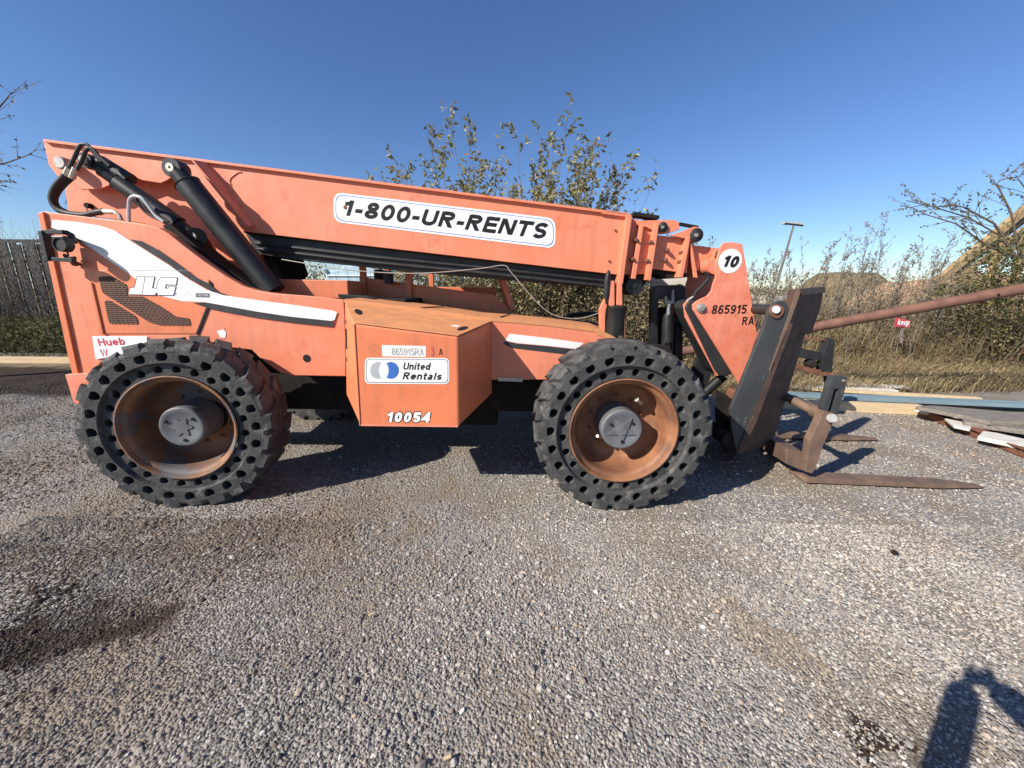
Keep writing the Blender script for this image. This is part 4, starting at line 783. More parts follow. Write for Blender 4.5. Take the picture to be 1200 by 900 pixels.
# front nose of the machine between the wheels
obj('nose',MB().loft([P(x,y,3.6) for x,y in ((745,400),(785,405),(805,455),(820,500),(760,520))],[P(x,y,4.45) for x,y in ((745,400),(785,405),(800,450),(815,480),(760,500))]),M['dark'],TH,.01)
# ================================================================== THINGS LYING ABOUT THE LOT
# long rusty pipe
pa,pb=Vector((.9,7.3,.10)),P(1255,328,5.55)
pA=P(810,410,6.75); pdir=(pb-pA); 
start=pA-pdir*((pA.z-.1)/pdir.z)
pp=MB().tube([start+ (pb-start)*t for t in (0,.3,.6,1)],.078,20)
pipe=tag(obj('steel_pipe',pp,M['pipe']),'long rusty steel pipe slanting up to the right behind the forks','pipe')
for px_,py_ in ((1083,360.5),(1171,345.5)):
    t=(px_-810)/(1255-810); c=P(px_,py_,6.75+(5.55-6.75)*t*1.02-.085); obj('pipe_hole',MB().lathe(c,[(.0005,0),(.02,0),(.024,.01)],10),M['ink'],pipe)
obj('pipe_collar',MB().tube([P(1149,349.5,5.82),P(1152,349,5.81)],.083,18),M['rust'],pipe)
# lumber, each board its own thing
def board(a,b,w,h,m,label,z0=0.,roll=0,name='lumber_board',group='boards lying along the back of the gravel lot'):
    A=G(*a,z0+h/2); B=G(*b,z0+h/2); o=obj(name,MB().bar(A,B,w,h),m,None,.004); return tag(o,label,'board',group)
board((905,446),(1062,453.5),.14,.04,M['plankwhite'],'short whitewashed board lying farthest back in the lumber row',.11)
board((880,450.5),(1049,458),.16,.05,M['plankwhite'],'white board with a chipped end resting on the pale lumber',.10)
board((950,455.5),(1148,467.5),.10,.05,M['planknew'],'pale yellow board lying behind the blue grey board',.09)
board((860,459.5),(1290,478),.26,.05,M['plankblue'],'long blue grey painted board running out of the picture',.08)
board((860,470),(1078,480),.12,.14,M['planknew'],'thick pale timber lying in front of the blue grey board',0)
for a,b,l in (((-70,421),(86,422),'pale squared timber edging the lot on the left behind the rear wheel'),):
    board(a,b,.16,.13,M['planknew'],l,0,name='edge_timber')
board((-70,415.5),(90,416.5),.10,.10,M['plankgrey'],'grey weathered timber lying behind the pale edge timber on the left',.02,name='edge_timber')
# rusty channel with planks at the right
A=G(1068,477,.06); B=G(1235,543,.06)
chn=tag(obj('steel_channel',MB().bar(A,B,.10,.10).bar(A+Vector((.0,.05,.05)),B+Vector((.0,.05,.05)),.14,.014),M['rust'],None,.004),'rusty steel channel lying at the right under grey planks','steel channel')
def plank(pts,z,th,m,label):
    tp_=[G(x,y,z) for x,y in pts]; return tag(obj('loose_plank',MB().prism(tp_,(0,0,-th)),m,None,.006),label,'plank')
plank([(1073,476),(1092,475),(1230,486),(1240,497),(1160,494),(1130,487)],.22,.05,M['plankgrey'],'long grey weathered plank on top of the rusty channel')
plank([(1130,494),(1126,484),(1150,481),(1245,492),(1245,510)],.17,.06,M['plankgrey'],'second grey plank under the long one with a ragged end')
plank([(1072,480),(1080,475),(1092,479),(1088,484)],.13,.03,M['plankwhite'],'small pale wood scrap at the tip of the rusty channel')
plank([(1107,490),(1140,496),(1137,503),(1118,499)],.12,.03,M['plankwhite'],'splintered pale wood scrap halfway along the rusty channel')
plank([(1146,511),(1152,505),(1168,507),(1240,523),(1240,534),(1180,518)],.12,.05,M['plankwhite'],'white painted board lying over the near end of the rusty channel')
# short rusty beam in the bank
tag(obj('steel_beam',MB().bar(P(1168,425,8.2),P(1240,384,7.6),.16,.02).bar(P(1168,427,8.2),P(1240,386,7.6),.02,.13),M['rust'],None,.003),'short rusty beam sticking out of the grassy bank at the right','steel beam')
# black steel attachment behind the coupler
att=thing('steel_attachment','black steel bracket frame standing behind the fork coupler','attachment',tuple(G(955,455)))
AY=5.0
obj('upright',MB().prism([P(x,y,AY) for x,y in ((972,396),(979,398),(975,436),(962,436),(965,416))],(0,.10,0)),M['blacksteel'],att,.004)
obj('arm',MB().prism([P(x,y,AY+.02) for x,y in ((932,407),(968,414),(967,424),(930,418))],(0,.08,0)),M['blacksteel'],att,.004)
obj('bar',MB().prism([P(x,y,AY+.05) for x,y in ((936,394),(976,398),(976,400),(936,396.5))],(0,.04,0)),M['rust'],att)
obj('lower_arm',MB().prism([P(x,y,AY) for x,y in ((928,426),(950,431),(988,440),(988,445),(950,437),(928,430))],(0,.12,0)),M['rust'],att,.003)
obj('roller',MB().lathe(P(954,427,AY-.02),[(.0005,0),(.04,0),(.055,.02),(.055,.12)],16),M['dark'],att)
obj('foot',MB().prism([P(x,y,AY+.05) for x,y in ((968,436),(975,436),(977,462),(970,462))],(0,.05,0)),M['blacksteel'],att)
# ================================================================== BACKGROUND
# fence at left, every board its own part
fY=10.4
def zof(px,py,Y): return P(px,py,Y).z
fn=thing('board_fence','tall weathered grey board fence standing behind dead weeds at the left','fence',(P(20,400,fY).x,fY,0))
xl=P(-90,340,fY).x-7.5; xr=P(200,340,fY).x; x=xl; zt=zof(20,285,fY); me0=None; k=0
while x<xr:
    w=random.uniform(.155,.185); dz=random.uniform(-.04,.03)
    if me0 is None:
        b0=obj('board',MB().box((x,fY,zt/2),(.17,.03,zt)),M['fence'],fn,.003); me0=b0
    else:
        c=me0.copy(); COL.objects.link(c); c.parent=fn; c.location=Vector((x,fY+(.04 if k%2 else 0.),zt/2+dz))-WL[fn.name]; c.rotation_euler=(0,random.uniform(-.008,.008),0); c.scale=(w/.17,1,1)
    x+=.178; k+=1
for z_ in (zt+.06,.9,zt-.45): obj('rail',MB().box(((xl+xr)/2,fY+.05,z_),(xr-xl,.04,.08)),M['fence'],fn)
x=xl+.4
while x<xr: obj('post',MB().box((x,fY+.11,zt/2),(.1,.1,zt+.14)),M['fence'],fn); x+=2.2
# ---- plants
def leafquad(V,Fc,p,d,L,w):
    d=d.normalized(); s=d.cross(Vector((random.uniform(-1,1),random.uniform(-1,1),random.uniform(-.3,1)))).normalized(); n=d.cross(s)
    i=len(V); V+= [p,p+d*L*.45+s*w+n*w*.35,p+d*L,p+d*L*.45-s*w+n*w*.35]; Fc+= [(i,i+1,i+2),(i,i+2,i+3)]
def stem(mb,p,d,L,r,n=6,wig=.12,sag=0.,lean=(0,0,0)):
    pts=[p.copy()]; q=p.copy(); d=d.normalized()
    for k in range(n):
        d=(d+Vector((random.uniform(-1,1),random.uniform(-1,1),random.uniform(-1,1)))*wig+Vector(lean)*.1+Vector((0,0,-sag))).normalized(); q=q+d*(L/n); pts.append(q.copy())
    mb.tube(pts,[r*(1-.8*k/n) for k in range(n+1)],4 if r<.01 else 6,False); return pts
def plant(name,label,cat,base,stems,H_,spread,leafm,stemm,leafn,leafL,leafw,lean=(0,0,0),r=.012,branch=6,droop=.3,bl=.3,start=.3,group=None,clus=5,basew=.4,seed=None,leafname='foliage'):
    if seed is not None: random.seed(seed)
    th=thing(name,label,cat,tuple(base),group); sm=MB(); V=[];Fc=[]
    for s in range(stems):
        b=Vector(base)+Vector((random.uniform(-basew,basew),random.uniform(-basew,basew)*.6,-.05)); a=random.uniform(0,6.28); sp=spread*random.uniform(.1,1)
        d=Vector((math.cos(a)*sp,math.sin(a)*sp*.6,1))+Vector(lean); L=H_*random.uniform(.55,1.0)
        pts=stem(sm,b,d,L,r,8,.06,0.,lean)
        for q in range(branch):
            t=random.uniform(start,1)*8; i0=min(int(t),7); p=pts[i0].lerp(pts[i0+1],t-i0); dd=(pts[i0+1]-pts[i0]).normalized()
            side=Vector((random.uniform(-1,1),random.uniform(-1,1),random.uniform(.1,.9))).normalized()
            bp=stem(sm,p,dd*.9+side,L*bl*random.uniform(.5,1)*(1.25-t/8),r*.4,4,.12)
            for m_ in range(leafn):
                u=random.uniform(.15,1)*4; j0=min(int(u),3); c=bp[j0].lerp(bp[j0+1],u-j0)
                ld=(bp[j0+1]-bp[j0]).normalized()*.6+Vector((random.uniform(-1,1),random.uniform(-1,1),random.uniform(-1,.6)-droop)); leafquad(V,Fc,c,ld,leafL*random.uniform(.5,1.15),leafw*random.uniform(.6,1.2))
        for m_ in range(leafn):
            u=random.uniform(start+.1,1)*8; j0=min(int(u),7); c=pts[j0].lerp(pts[j0+1],u-j0); leafquad(V,Fc,c,Vector((random.uniform(-1,1),random.uniform(-1,1),random.uniform(-1,.5)-droop)),leafL*random.uniform(.5,1.1),leafw)
    obj('stem',sm,stemm,th,stuff=True,recalc=False)
    if V: lm=MB(); lm.add(V,Fc); obj(leafname,lm,leafm,th,stuff=True,recalc=False)
    return th
sY=8.2
plant('shrub','tall leafy olive shrub rising behind the middle of the boom','shrub',(P(545,340,sY).x,sY,0),34,4.95,.58,M['leaf'],M['stem'],10,.125,.026,(-.10,0,0),.011,11,.3,.36,.4,basew=.7,seed=15)
plant('shrub','denser brown and green shrub behind the phone sign end of the boom','shrub',(P(640,340,sY).x,sY-.3,0),44,4.75,.50,M['leaf'],M['stem'],10,.115,.026,(.05,0,0),.010,13,.3,.36,.35,basew=.8,seed=16)
plant('shrub','airy shrub of thin arching branches right of the densest bush','shrub',(P(665,340,sY).x,sY+.4,0),14,4.5,.35,M['leaf'],M['stem'],9,.12,.026,(.20,0,0),.010,9,.3,.36,.45,basew=.5,seed=22)
# thicket low behind the machine
def thicket(name,x0,x1,y0,y1,zt,n,m,L,w,seed,stems=200,sm_=M['stem'],vert=.2):
    r=np.random.default_rng(seed); random.seed(seed); V=[];Fc=[]
    xs=r.uniform(x0,x1,n); ys=r.uniform(y0,y1,n); tops=zt*(.55+.75*fbm(xs*.9,ys*.9,seed,4)); tops=np.where((name=='thicket')&(xs>-4.4)&(xs<-2.3),np.minimum(tops,1.55),tops); zs=tops*r.uniform(0,1,n)**.7
    for a,b,c in zip(xs,ys,zs): leafquad(V,Fc,Vector((a,b,c)),Vector((random.uniform(-1,1),random.uniform(-1,1),random.uniform(-1,1)+vert)),L*random.uniform(.5,1.3),w*random.uniform(.6,1.3))
    mb=MB(); mb.add(V,Fc); o=obj(name,mb,m,None,stuff=True,recalc=False)
    s=MB()
    for q in range(stems): stem(s,Vector((random.uniform(x0,x1),random.uniform(y0,y1),-.05)),Vector((random.uniform(-.5,.5),random.uniform(-.3,.3),1)),zt*random.uniform(.5,1.1),.008,5,.12)
    if stems: obj('twigs',s,sm_,o,stuff=True,recalc=False)
    return o
thicket('thicket',-4.8,3.9,7.3,9.6,2.55,52000,M['leafmass'],.085,.02,31,260)
thicket('dead_brush',-17,-8.4,9.2,10.2,3.3,15000,M['dryleaf'],.07,.009,33,520,M['greystem'])
thicket('undergrowth',-17,-8.0,9.1,10.1,1.15,30000,M['greengrass'],.12,.011,34,0)
# weeds
def weed(px_,py_,Y,label,seed,st=5,sp=.28,lean=(.05,0,0),name='dry_weed'):
    T=P(px_,py_-22,Y); z0=float(gz(T.x,Y)); return plant(name,label,'weed',(T.x,Y,z0),st,T.z-z0,sp,M['seed'],M['greystem'],10,.055,.010,lean,.009,14,.05,.26,.35,group='tall dry weeds on the grassy bank',basew=.25,seed=seed)
wd=[(870,300,9.4,'short dry weed between the boom head and the light pole'),(910,312,9.0,'thin dry weed just above the coupler'),(968,300,8.4,'low dry weed in front of the left flank of the far mound'),(1005,282,8.8,'dry weed between the far mound and the dirt heap'),(1036,270,8.2,'leaning dry weed above the red sign'),(1066,300,8.3,'stubby dry weed just right of the red sign'),(1095,292,8.0,'dense dry weed over the upper pipe'),(1128,300,8.4,'dry weed under the middle of the timber ramp'),(1150,290,8.8,'dry weed below the locust branches'),(30,212,9.6,'tall dead weed in front of the grey fence just left of the machine'),(850,268,8.6,'dry weed showing directly behind the boom head'),(893,277,9.2,'dry weed left of the tall light pole'),(950,285,9.6,'loose dry weed right of the light pole'),(985,262,9.0,'forked dry weed in front of the rounded far mound'),(1022,238,8.8,'tallest dry weed standing over the far mound'),(1050,290,9.4,'feathery dry weed right of the tallest one'),(1080,272,9.0,'bushy dry weed beside the foot of the sloping timber ramp'),(1112,266,9.5,'dry weed overlapping the sloping timber ramp'),(930,300,10,'short dry weed behind the dark coupler top')]
for k,(a,b,c,l) in enumerate(wd): weed(a,b,c,l,50+k,st=4+(k%3))
plant('dry_weed','dead weed bush at the left edge in front of the grey fence','weed',(P(-12,340,9.6).x,9.6,0),7,3.6,.3,M['seed'],M['greystem'],12,.05,.009,(0,0,0),.008,9,.1,.22,.4,group='tall dry weeds by the fence',basew=.4,seed=71)
# overhanging branches
def branchtree(name,label,base,limbs,leafm,L,w,seed,nl=9,stemm=M['stem'],r=.02):
    random.seed(seed); th=thing(name,label,'tree',tuple(base)); tr=MB(); V=[];Fc=[]
    top=limbs[0][0]; tr.tube([Vector(base),Vector(base).lerp(top,.5)+Vector((.05,0,0)),top],[.10,.08,.05],10)
    obj('trunk',tr,stemm,th)
    mb=MB()
    for pts in limbs:
        mb.tube(pts,[r*(1-.75*k/(len(pts)-1)) for k in range(len(pts))],6,False)
        for k in range(len(pts)-1):
            for q in range(5):
                p=pts[k].lerp(pts[k+1],random.random()); d=(pts[k+1]-pts[k]).normalized(); bp=stem(mb,p,d+Vector((random.uniform(-1,1),random.uniform(-1,1),random.uniform(-.7,.9)))*.8,random.uniform(.25,.6),r*.25,4,.15)
                for m_ in range(nl):
                    u=random.uniform(.3,1)*4; j0=min(int(u),3); c=bp[j0].lerp(bp[j0+1],u-j0); leafquad(V,Fc,c,Vector((random.uniform(-1,1),random.uniform(-1,1),random.uniform(-1,.3))),L*random.uniform(.6,1.1),w)
    obj('branches',mb,stemm,th,recalc=False)
    lm=MB(); lm.add(V,Fc); obj('foliage',lm,leafm,th,stuff=True,recalc=False)
by=7.0
branchtree('sparse_tree','nearly bare tree reaching in at the top left edge',(P(-75,400,by).x,by,0),[[P(-75,230,by),P(-30,200,by),P(10,190,by),P(38,180,by)],[P(-75,230,by),P(-35,160,by),P(0,125,by),P(14,108,by)],[P(-60,235,by),P(-20,215,by),P(8,212,by)]],M['dryleaf'],.07,.016,81,4)
by=6.6
branchtree('locust_tree','small leaved tree with thin branches reaching in from the right edge',(P(1300,420,by).x,by,float(gz(P(1300,420,by).x,by))),
  [[P(1290,330,by),P(1235,310,by),P(1190,300,by),P(1170,275,by),P(1135,255,by),P(1095,243,by),P(1062,235,by)],[P(1190,300,by),P(1165,262,by),P(1130,243,by),P(1108,238,by)],[P(1195,300,by),P(1185,250,by),P(1168,215,by),P(1190,200,by)],[P(1200,300,by),P(1215,240,by),P(1190,205,by)],[P(1190,300,by),P(1160,290,by),P(1120,262,by),P(1080,250,by)],[P(1205,310,by),P(1225,250,by),P(1230,200,by)]],M['locust'],.055,.012,82,12)
th_=thicket('leafy_brush',P(1165,300,7.9).x,P(1320,300,7.9).x,7.5,8.6,3.1,9000,M['locust'],.075,.022,83,90)
thicket('olive_brush',P(1120,300,8.8).x,P(1170,300,8.8).x,8.5,9.3,2.5,3500,M['locust'],.07,.020,84,50)
# dry grass on the bank
def grass(name,n,x0,x1,y0,y1,L,w,m,seed,mask=None,lean=(.5,-.3)):
    r=np.random.default_rng(seed); x=r.uniform(x0,x1,n); y=r.uniform(y0,y1,n)
    if mask is not None: k=mask(x,y,r); x=x[k]; y=y[k]
    n=len(x); z=gz(x,y); l=L*r.uniform(.4,1.3,n); a=r.uniform(0,6.28,n); tl=r.uniform(.3,2.0,n)
    dx=np.cos(a)*tl+lean[0]*(fbm(x*1.9,y*1.9,seed)-.3)*2; dy=np.sin(a)*tl*.8+lean[1]; l=l*(.45+1.1*fbm(x*1.3,y*1.3,seed+5)); ww=w*r.uniform(.5,1.2,n); sx=-np.sin(a)*ww; sy=np.cos(a)*ww
    b=np.stack([x,y,z-.02],1); s=np.stack([sx,sy,0*sx],1); m1=b+np.stack([dx*l*.25,dy*l*.25,l*.55],1); t_=b+np.stack([dx*l*.75,dy*l*.75,l*(.85-.25*tl)],1)
    V=np.stack([b-s,b+s,m1+s*.8,m1-s*.8,t_],1).reshape(-1,3)
    mb=MB(); mb.v=V.tolist(); i=np.arange(n)*5; q=np.stack([i,i+1,i+2,i+3],1).tolist(); t3=np.stack([i+3,i+2,i+4],1).tolist(); mb.f=[tuple(f_) for f_ in q]+[tuple(f_) for f_ in t3]; mb.sm=[False]*len(mb.f)
    return obj(name,mb,m,None,stuff=True,recalc=False)
edge=lambda x:6.7+.12*(x-6)
grass('dry_grass',95000,2.9,14.5,6.4,12.5,.46,.0060,M['drygrass'],91,lambda x,y,r:(y>edge(x)-.15+.25*r.normal(0,.3,len(x)))&(r.uniform(0,1,len(x))<1.25-(y-7)/6.5))
grass('far_grass',26000,-14,22,12,34,.6,.014,M['drygrass'],92)
grass('sparse_grass',5000,-6,4,6.9,9.5,.4,.006,M['greengrass'],93)
# pinkish dirt heap behind the grass
def heap(name,cx,cy,rx,ry,h,m,seed,n=70,rough=.25,kind='structure',flat=.0):
    mb=MB(); vs=[]; xs=np.linspace(-1.15,1.15,n)
    U,Vv=np.meshgrid(xs,xs); r_=np.hypot(U,Vv); sh=np.clip(1-r_,0,1); sh=np.minimum(sh*1.0/(1-flat),1) if flat else sh
    nz_=fbm(U*4+seed,Vv*4,seed,5)-.47; Z_=h*(sh*sh*(3-2*sh)*(1+rough*1.6*nz_))+rough*h*.35*nz_*np.clip(sh*4,0,1)-.15*(r_>1)
    X_=cx+U*rx; Y_=cy+Vv*ry; Z_=Z_+(gz(X_,Y_)*.6 if cy<30 else 0)-.06
    mb.add(np.stack([X_.ravel(),Y_.ravel(),Z_.ravel()],1),[(j_*n+i_,j_*n+i_+1,(j_+1)*n+i_+1,(j_+1)*n+i_) for j_ in range(n-1) for i_ in range(n-1)],True)
    o=obj(name,mb,m,recalc=False); o['kind']=kind; return o
M['pinkdirt']=mat('pinkish_dirt',(.40,.24,.15),(.27,.17,.11),1.8,.95,.9,12,c3=(.50,.34,.22),c3scale=6,c3t=.55,c3w=.12)
M['mound']=mat('brown_mound_soil',(.15,.11,.06),(.12,.095,.05),.25,.95,.5,3,c3=(.19,.16,.08),c3scale=.8,c3t=.55,c3w=.1)
c=P(1110,350,12.2); heap('dirt_heap',c.x+1.5,12.4,6.2,2.6,1.75,M['pinkdirt'],3,rough=.5,flat=.5)
c=P(1190,400,9.8); heap('dirt_heap',c.x+.5,10.2,2.4,1.6,1.4,M['pinkdirt'],5,rough=.7)
c=P(1003,340,75); heap('far_mound',c.x,78,10.6,10.5,6.0,M['mound'],8,90,.06,flat=.38)
thicket('dry_brush',5.2,14.5,9.6,11.0,2.25,13000,M['drygrass'],.11,.010,97,420,M['greystem'],.6)
grass('tall_grass',13000,4.5,16,8.2,11.5,1.15,.0065,M['drygrass'],94)
# tree line and far lot on the horizon
def farline():
    r=np.random.default_rng(5); mb=MB(); x=-150
    n=0; random.seed(9)
    V=[];Fc=[]
    for k in range(9000):
        x=random.uniform(-160,260); y=random.uniform(150,190); t=random.random(); zt=3.5+3.5*float(fbm(x*.06,0.,17,4)); leafquad(V,Fc,Vector((x,y,zt*t)),Vector((random.uniform(-1,1),0,random.uniform(-1,1))),random.uniform(.8,1.8),.4)
    mb.add(V,Fc); return obj('far_trees',mb,M['leafdark'],None,stuff=True,recalc=False)
M['leafdark']=leafmat('far_tree_mass',[(.09,.085,.05),(.13,.12,.075),(.11,.09,.06)],.8,.1)
farline()
for k,(x0,x1,yt,Y_,col,lab) in enumerate(((884,897,344.5,80,'plankwhite','small pale shed on the horizon left of the light pole'),(905,925,345,95,'greydecal','low grey flat roofed building far away behind the light pole base'),(925,945,346,110,'plankwhite','long low white building on the horizon behind the coupler'))):
    a=P(x0,yt,Y_); b=P(x1,yt,Y_); h=max(a.z,1.5); t=thing('far_building',lab,'building',((a.x+b.x)/2,Y_,0)); obj('wall',MB().box(((a.x+b.x)/2,Y_+2,h/2),(b.x-a.x,4,h)),M[col],t); obj('roof',MB().box(((a.x+b.x)/2,Y_+2,h+.1),(b.x-a.x+.4,4.4,.25)),M['plankgrey'],t)
for k,(x0,yb,Y_,lab) in enumerate(((901,349.5,190,'white van parked far away below the light pole'),(986,351.0,150,'small white vehicle far away in front of the rounded mound'))):
    a=P(x0,yb,Y_); t=thing('far_van',lab,'van',(a.x,Y_,0)); s_=.55 if k else .8
    obj('body',MB().prism([Vector((a.x+u*s_,Y_,max(w*s_,.01)+.25)) for u,w in ((-2.4,0),(2.4,0),(2.4,1.7),(-1.2,1.8),(-1.9,.95),(-2.4,.85))],(0,1.8*s_,0)),M['label'],t,.05)
    obj('windscreen',MB().prism([Vector((a.x+u*s_,Y_-.02,w*s_+.25)) for u,w in ((-1.7,1.0),(-.3,1.0),(-.3,1.55),(-1.15,1.6))],(0,.02,0)),M['ink'],t)
    for u in (-1.5,1.5): obj('wheel',MB().lathe((a.x+u*s_,Y_-.03,.33),[(.0005,0),(.33,0),(.33,.2)],16),M['rubberinner'],t)
# leaning light pole
LPY=34.
lp=thing('light_pole','tall leaning light pole with twin lamps against the sky','light pole',(P(902,352,LPY).x,LPY,0))
pb_=P(903,350,LPY); pt_=P(930,264,LPY); pb_.z=0
obj('pole',MB().tube([pb_,pb_.lerp(pt_,.35),pt_],[.14,.11,.07],8),M['greystem'],lp); obj('crossarm',MB().bar(P(920,262,LPY),P(941,264.5,LPY),.12,.12),M['blacksteel'],lp)
for x_ in (924,930,938): obj('lamp_head',MB().loft([P(x_-3,260,LPY),P(x_+3,261,LPY),P(x_+3,263.5,LPY),P(x_-3,262.5,LPY)],[v+Vector((0,.7,.1)) for v in (P(x_-3,260,LPY),P(x_+3,261,LPY),P(x_+3,263.5,LPY),P(x_-3,262.5,LPY))]),M['greydecal'],lp)
# pale blue parked equipment seen beneath the boom
tr=thing('blue_trailer','pale blue box trailer seen through the gap beneath the boom','trailer',(P(395,330,16).x,16,0)); M['paleblue']=mat('pale_blue_paint',(.34,.48,.56),(.45,.57,.62),4,.5)
obj('body',MB().prism([P(x,y,16) for x,y in ((382,318),(400,316),(402,311),(452,312),(452,330),(440,333),(382,332))],(0,2.2,0)),M['paleblue'],tr,.03)
obj('frame',MB().prism([P(x,y,15.9) for x,y in ((364,315),(381,315),(381,318),(367,318),(367,327),(364,327))],(0,.3,0)),M['paleblue'],tr); obj('rail',MB().prism([P(x,y,15.95) for x,y in ((382,322),(452,322),(452,323.5),(382,323.5))],(0,.04,0)),M['label'],tr)
a=P(372,330,16); 
for x_ in (385,440): obj('leg',MB().box((P(x_,330,16).x,16.3,.8),(.12,.12,1.7)),M['paleblue'],tr)
tr2=thing('blue_container','pale blue container end behind the cab window','container',(P(505,330,15).x,15,0)); obj('wall',MB().box((P(510,330,15).x,16,1.35),(1.6,2,2.7)),M['paleblue'],tr2,.03)
for k in range(6): obj('rib',MB().box((P(510,330,15).x-.7+k*.28,14.98,1.35),(.06,.06,2.5)),M['paleblue'],tr2)
# sloping timber ramp at right
RY=11.
rp=thing('timber_ramp','sloping tan timber ramp rising to the right behind the locust branches','ramp',(P(1150,400,RY).x,RY,0))
def rb(a,b,w,h,dy,nm='beam',m=M['ramp']): obj(nm,MB().bar(P(*a,RY+dy),P(*b,RY+dy),w,h,(0,0,1)),m,rp,.01)
rb((1097,331),(1225,226),.14,.20,0); rb((1112,326),(1228,236),.10,.14,.25,m=M['plankgrey']); rb((1118,330),(1228,246),.06,.10,.1); rb((1085,334),(1140,332),.3,.12,.2); rb((1150,308),(1220,258),.12,.16,.3,m=M['plankgrey'])
for k,t in enumerate((.35,.7,1.0)):
    c_=P(1097,331,RY).lerp(P(1225,226,RY),t); obj('post',MB().box((c_.x,RY+.1,c_.z/2),(.14,.14,c_.z-.1)),M['ramp'],rp)
# red sign on the heap
sq=thing('red_sign','small red sign with a white word standing in the weeds on the dirt bank','sign',(P(1056,395,7.9).x,7.9,.3))
obj('panel',MB().prism([P(x,y,7.9) for x,y in ((1050,372),(1067,375.5),(1066,384),(1049,383))],(0,.02,0)),M['redink'],sq,.004); text('keep',(1051.5,381),(1065,381.5),7,7.89,M['label'],sq,off=.02); obj('stake',MB().bar(P(1057,384,7.93),P(1056,402,7.93),.04,.03),M['plankgrey'],sq)
# small debris on the gravel
tag(obj('debris_clod',MB().add([],[]) or MB().tube([G(1044,646,.012),G(1048,647,.016),G(1052,649,.008)],[.008,.018,.010],7),M['dark']),'small dark clod lying alone on the gravel right of the front wheel','clod')
def scrap(px_,py_,m,L,label,cat='scrap'):
    p=G(px_,py_,.014); a=random.uniform(0,3); d_=Vector((math.cos(a),math.sin(a),.05))*L; return tag(obj('wood_scrap',MB().bar(p-d_,p+d_,L*.7,.006),m),label,cat)
random.seed(4); scrap(435,720,M['planknew'],.014,'tiny pale wood chip on the gravel left of centre'); scrap(524,888,M['planknew'],.014,'tiny yellow wood chip near the bottom edge'); scrap(632,765,M['plankgrey'],.013,'little grey stone like chip in the middle foreground'); scrap(274,836,M['plankgrey'],.016,'flat grey chip on the gravel at lower left')
# ================================================================== THE PHOTOGRAPHER (behind the camera, seen by the shadow)
M['skin']=mat('skin',(.55,.34,.24),(.50,.30,.21),20,.5); M['jacket']=mat('dark_jacket',(.05,.06,.08),(.035,.045,.06),20,.8,.3,60); M['jeans']=mat('blue_jeans',(.06,.08,.13),(.04,.055,.10),30,.85,.3,120)
pr=thing('person','person in a dark jacket standing with both arms raised to hold a phone','person',(-.15,-.55,0))
def skinned(name,nodes,edges,m,parent,sub=2):
    me=bpy.data.meshes.new(name); w=WL[parent.name]; me.from_pydata([Vector(q[0])-w for q in nodes],edges,[]); o=bpy.data.objects.new(name,me); COL.objects.link(o); o.parent=parent; WL[o.name]=w.copy()
    md=o.modifiers.new('skin','SKIN'); 
    if not me.skin_vertices: me.skin_vertices.new()
    for k,q in enumerate(nodes):
        s=me.skin_vertices[0].data[k]; s.radius=(q[1],q[2] if len(q)>2 else q[1]); s.use_root=(k==0)
    o.modifiers.new('sub','SUBSURF').levels=sub; o.modifiers['sub'].render_levels=sub; me.materials.append(m); return o
B0=Vector((-.12,-.55,0))
def b(x,y,z): return tuple(B0+Vector((x,y,z)))
eR=(.33,-.16,1.47); hR=(.085,-.045,1.665); eL=(-.085,-.10,1.25); hL=(-.045,-.05,1.69)
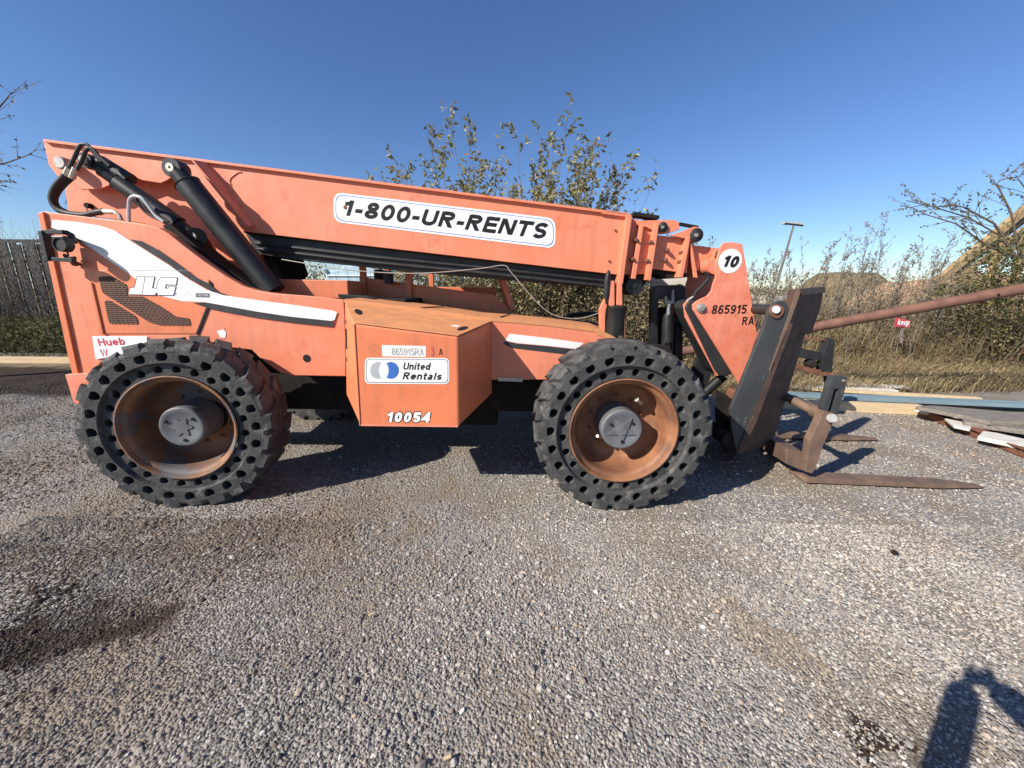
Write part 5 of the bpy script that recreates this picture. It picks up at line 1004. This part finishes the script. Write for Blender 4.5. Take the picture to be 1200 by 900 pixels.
body=skinned('body',[(b(0,0,.95),.15,.11),(b(0,0,1.15),.14,.10),(b(0,.02,1.35),.17,.11),(b(0,.02,1.46),.10,.08),(b(0,.04,1.54),.055),(b(0,.06,1.60),.06),(b(0,.08,1.68),.085,.10),(b(0,.07,1.755),.07,.085),
  (b(.19,.03,1.43),.075),(eR,.075),(hR,.060),(b(-.19,.03,1.43),.075),(eL,.062),(hL,.058),
  (b(.10,0,.88),.10),(b(.12,.02,.48),.065),(b(.13,-.02,.09),.045),(b(.14,.13,.035),.04),(b(-.10,0,.88),.10),(b(-.12,.02,.48),.065),(b(-.13,-.02,.09),.045),(b(-.15,.13,.035),.04)],
  [(0,1),(1,2),(2,3),(3,4),(4,5),(5,6),(6,7),(3,8),(8,9),(9,10),(3,11),(11,12),(12,13),(0,14),(14,15),(15,16),(16,17),(0,18),(18,19),(19,20),(20,21)],M['jacket'],pr)
obj('hair',MB().lathe(b(0,.07,1.70),[(.094,-.02),(.105,.03),(.095,.08),(.06,.115),(.0005,.125)],20,ax='z'),M['stem'],pr)
obj('face',MB().lathe(b(0,.155,1.66),[(.0005,.055),(.03,.05),(.06,.03),(.075,0),(.07,-.05)],20),M['skin'],pr)
obj('nose',MB().tube([b(0,.20,1.69),b(0,.228,1.655),b(0,.21,1.645)],[.008,.014,.010],8),M['skin'],pr)
for s_ in(-1,1): obj('ear',MB().tube([b(.098*s_,.08,1.69),b(.104*s_,.075,1.64)],[.018,.012],8),M['skin'],pr); obj('eye',MB().lathe(b(.03*s_,.207,1.69),[(.0005,.006),(.009,.003),(.012,-.004)],10),M['ink'],pr)
for hh,s_ in ((hR,1),(hL,-1)):
    px_=hh[0]; nodes=[((px_,-.05,hh[2]+.0),.030,.022),((px_-.012*s_,-.045,hh[2]+.045),.036,.018)]; ed=[(0,1)]
    for k in range(4):
        z=hh[2]+.015+k*.019; i0=len(nodes); nodes+=[((px_-.02*s_,-.046+.004,z),.009),((px_-.035*s_,-.030,z+.002),.0085),((px_-.045*s_,-.022,z+.004),.008),((px_-.060*s_+.004*k*s_,-.0215,z+.004),.007)]; ed+=[(1,i0),(i0,i0+1),(i0+1,i0+2),(i0+2,i0+3)]
    i0=len(nodes); nodes+=[((px_-.022*s_,-.065,hh[2]+.03),.010),((px_-.045*s_,-.062,hh[2]+.045),.009)]; ed+=[(0,i0),(i0,i0+1)]
    skinned('hand',nodes,ed,M['skin'],pr,1)
ph=thing('phone','black phone held up in both hands','phone',(.012,-.04,1.69)); obj('case',MB().box((.012,-.045,1.70),(.148,.009,.072)),M['ink'],ph,.004); obj('screen',MB().box((.012,-.0502,1.70),(.140,.001,.064)),M['charcoal'],ph)
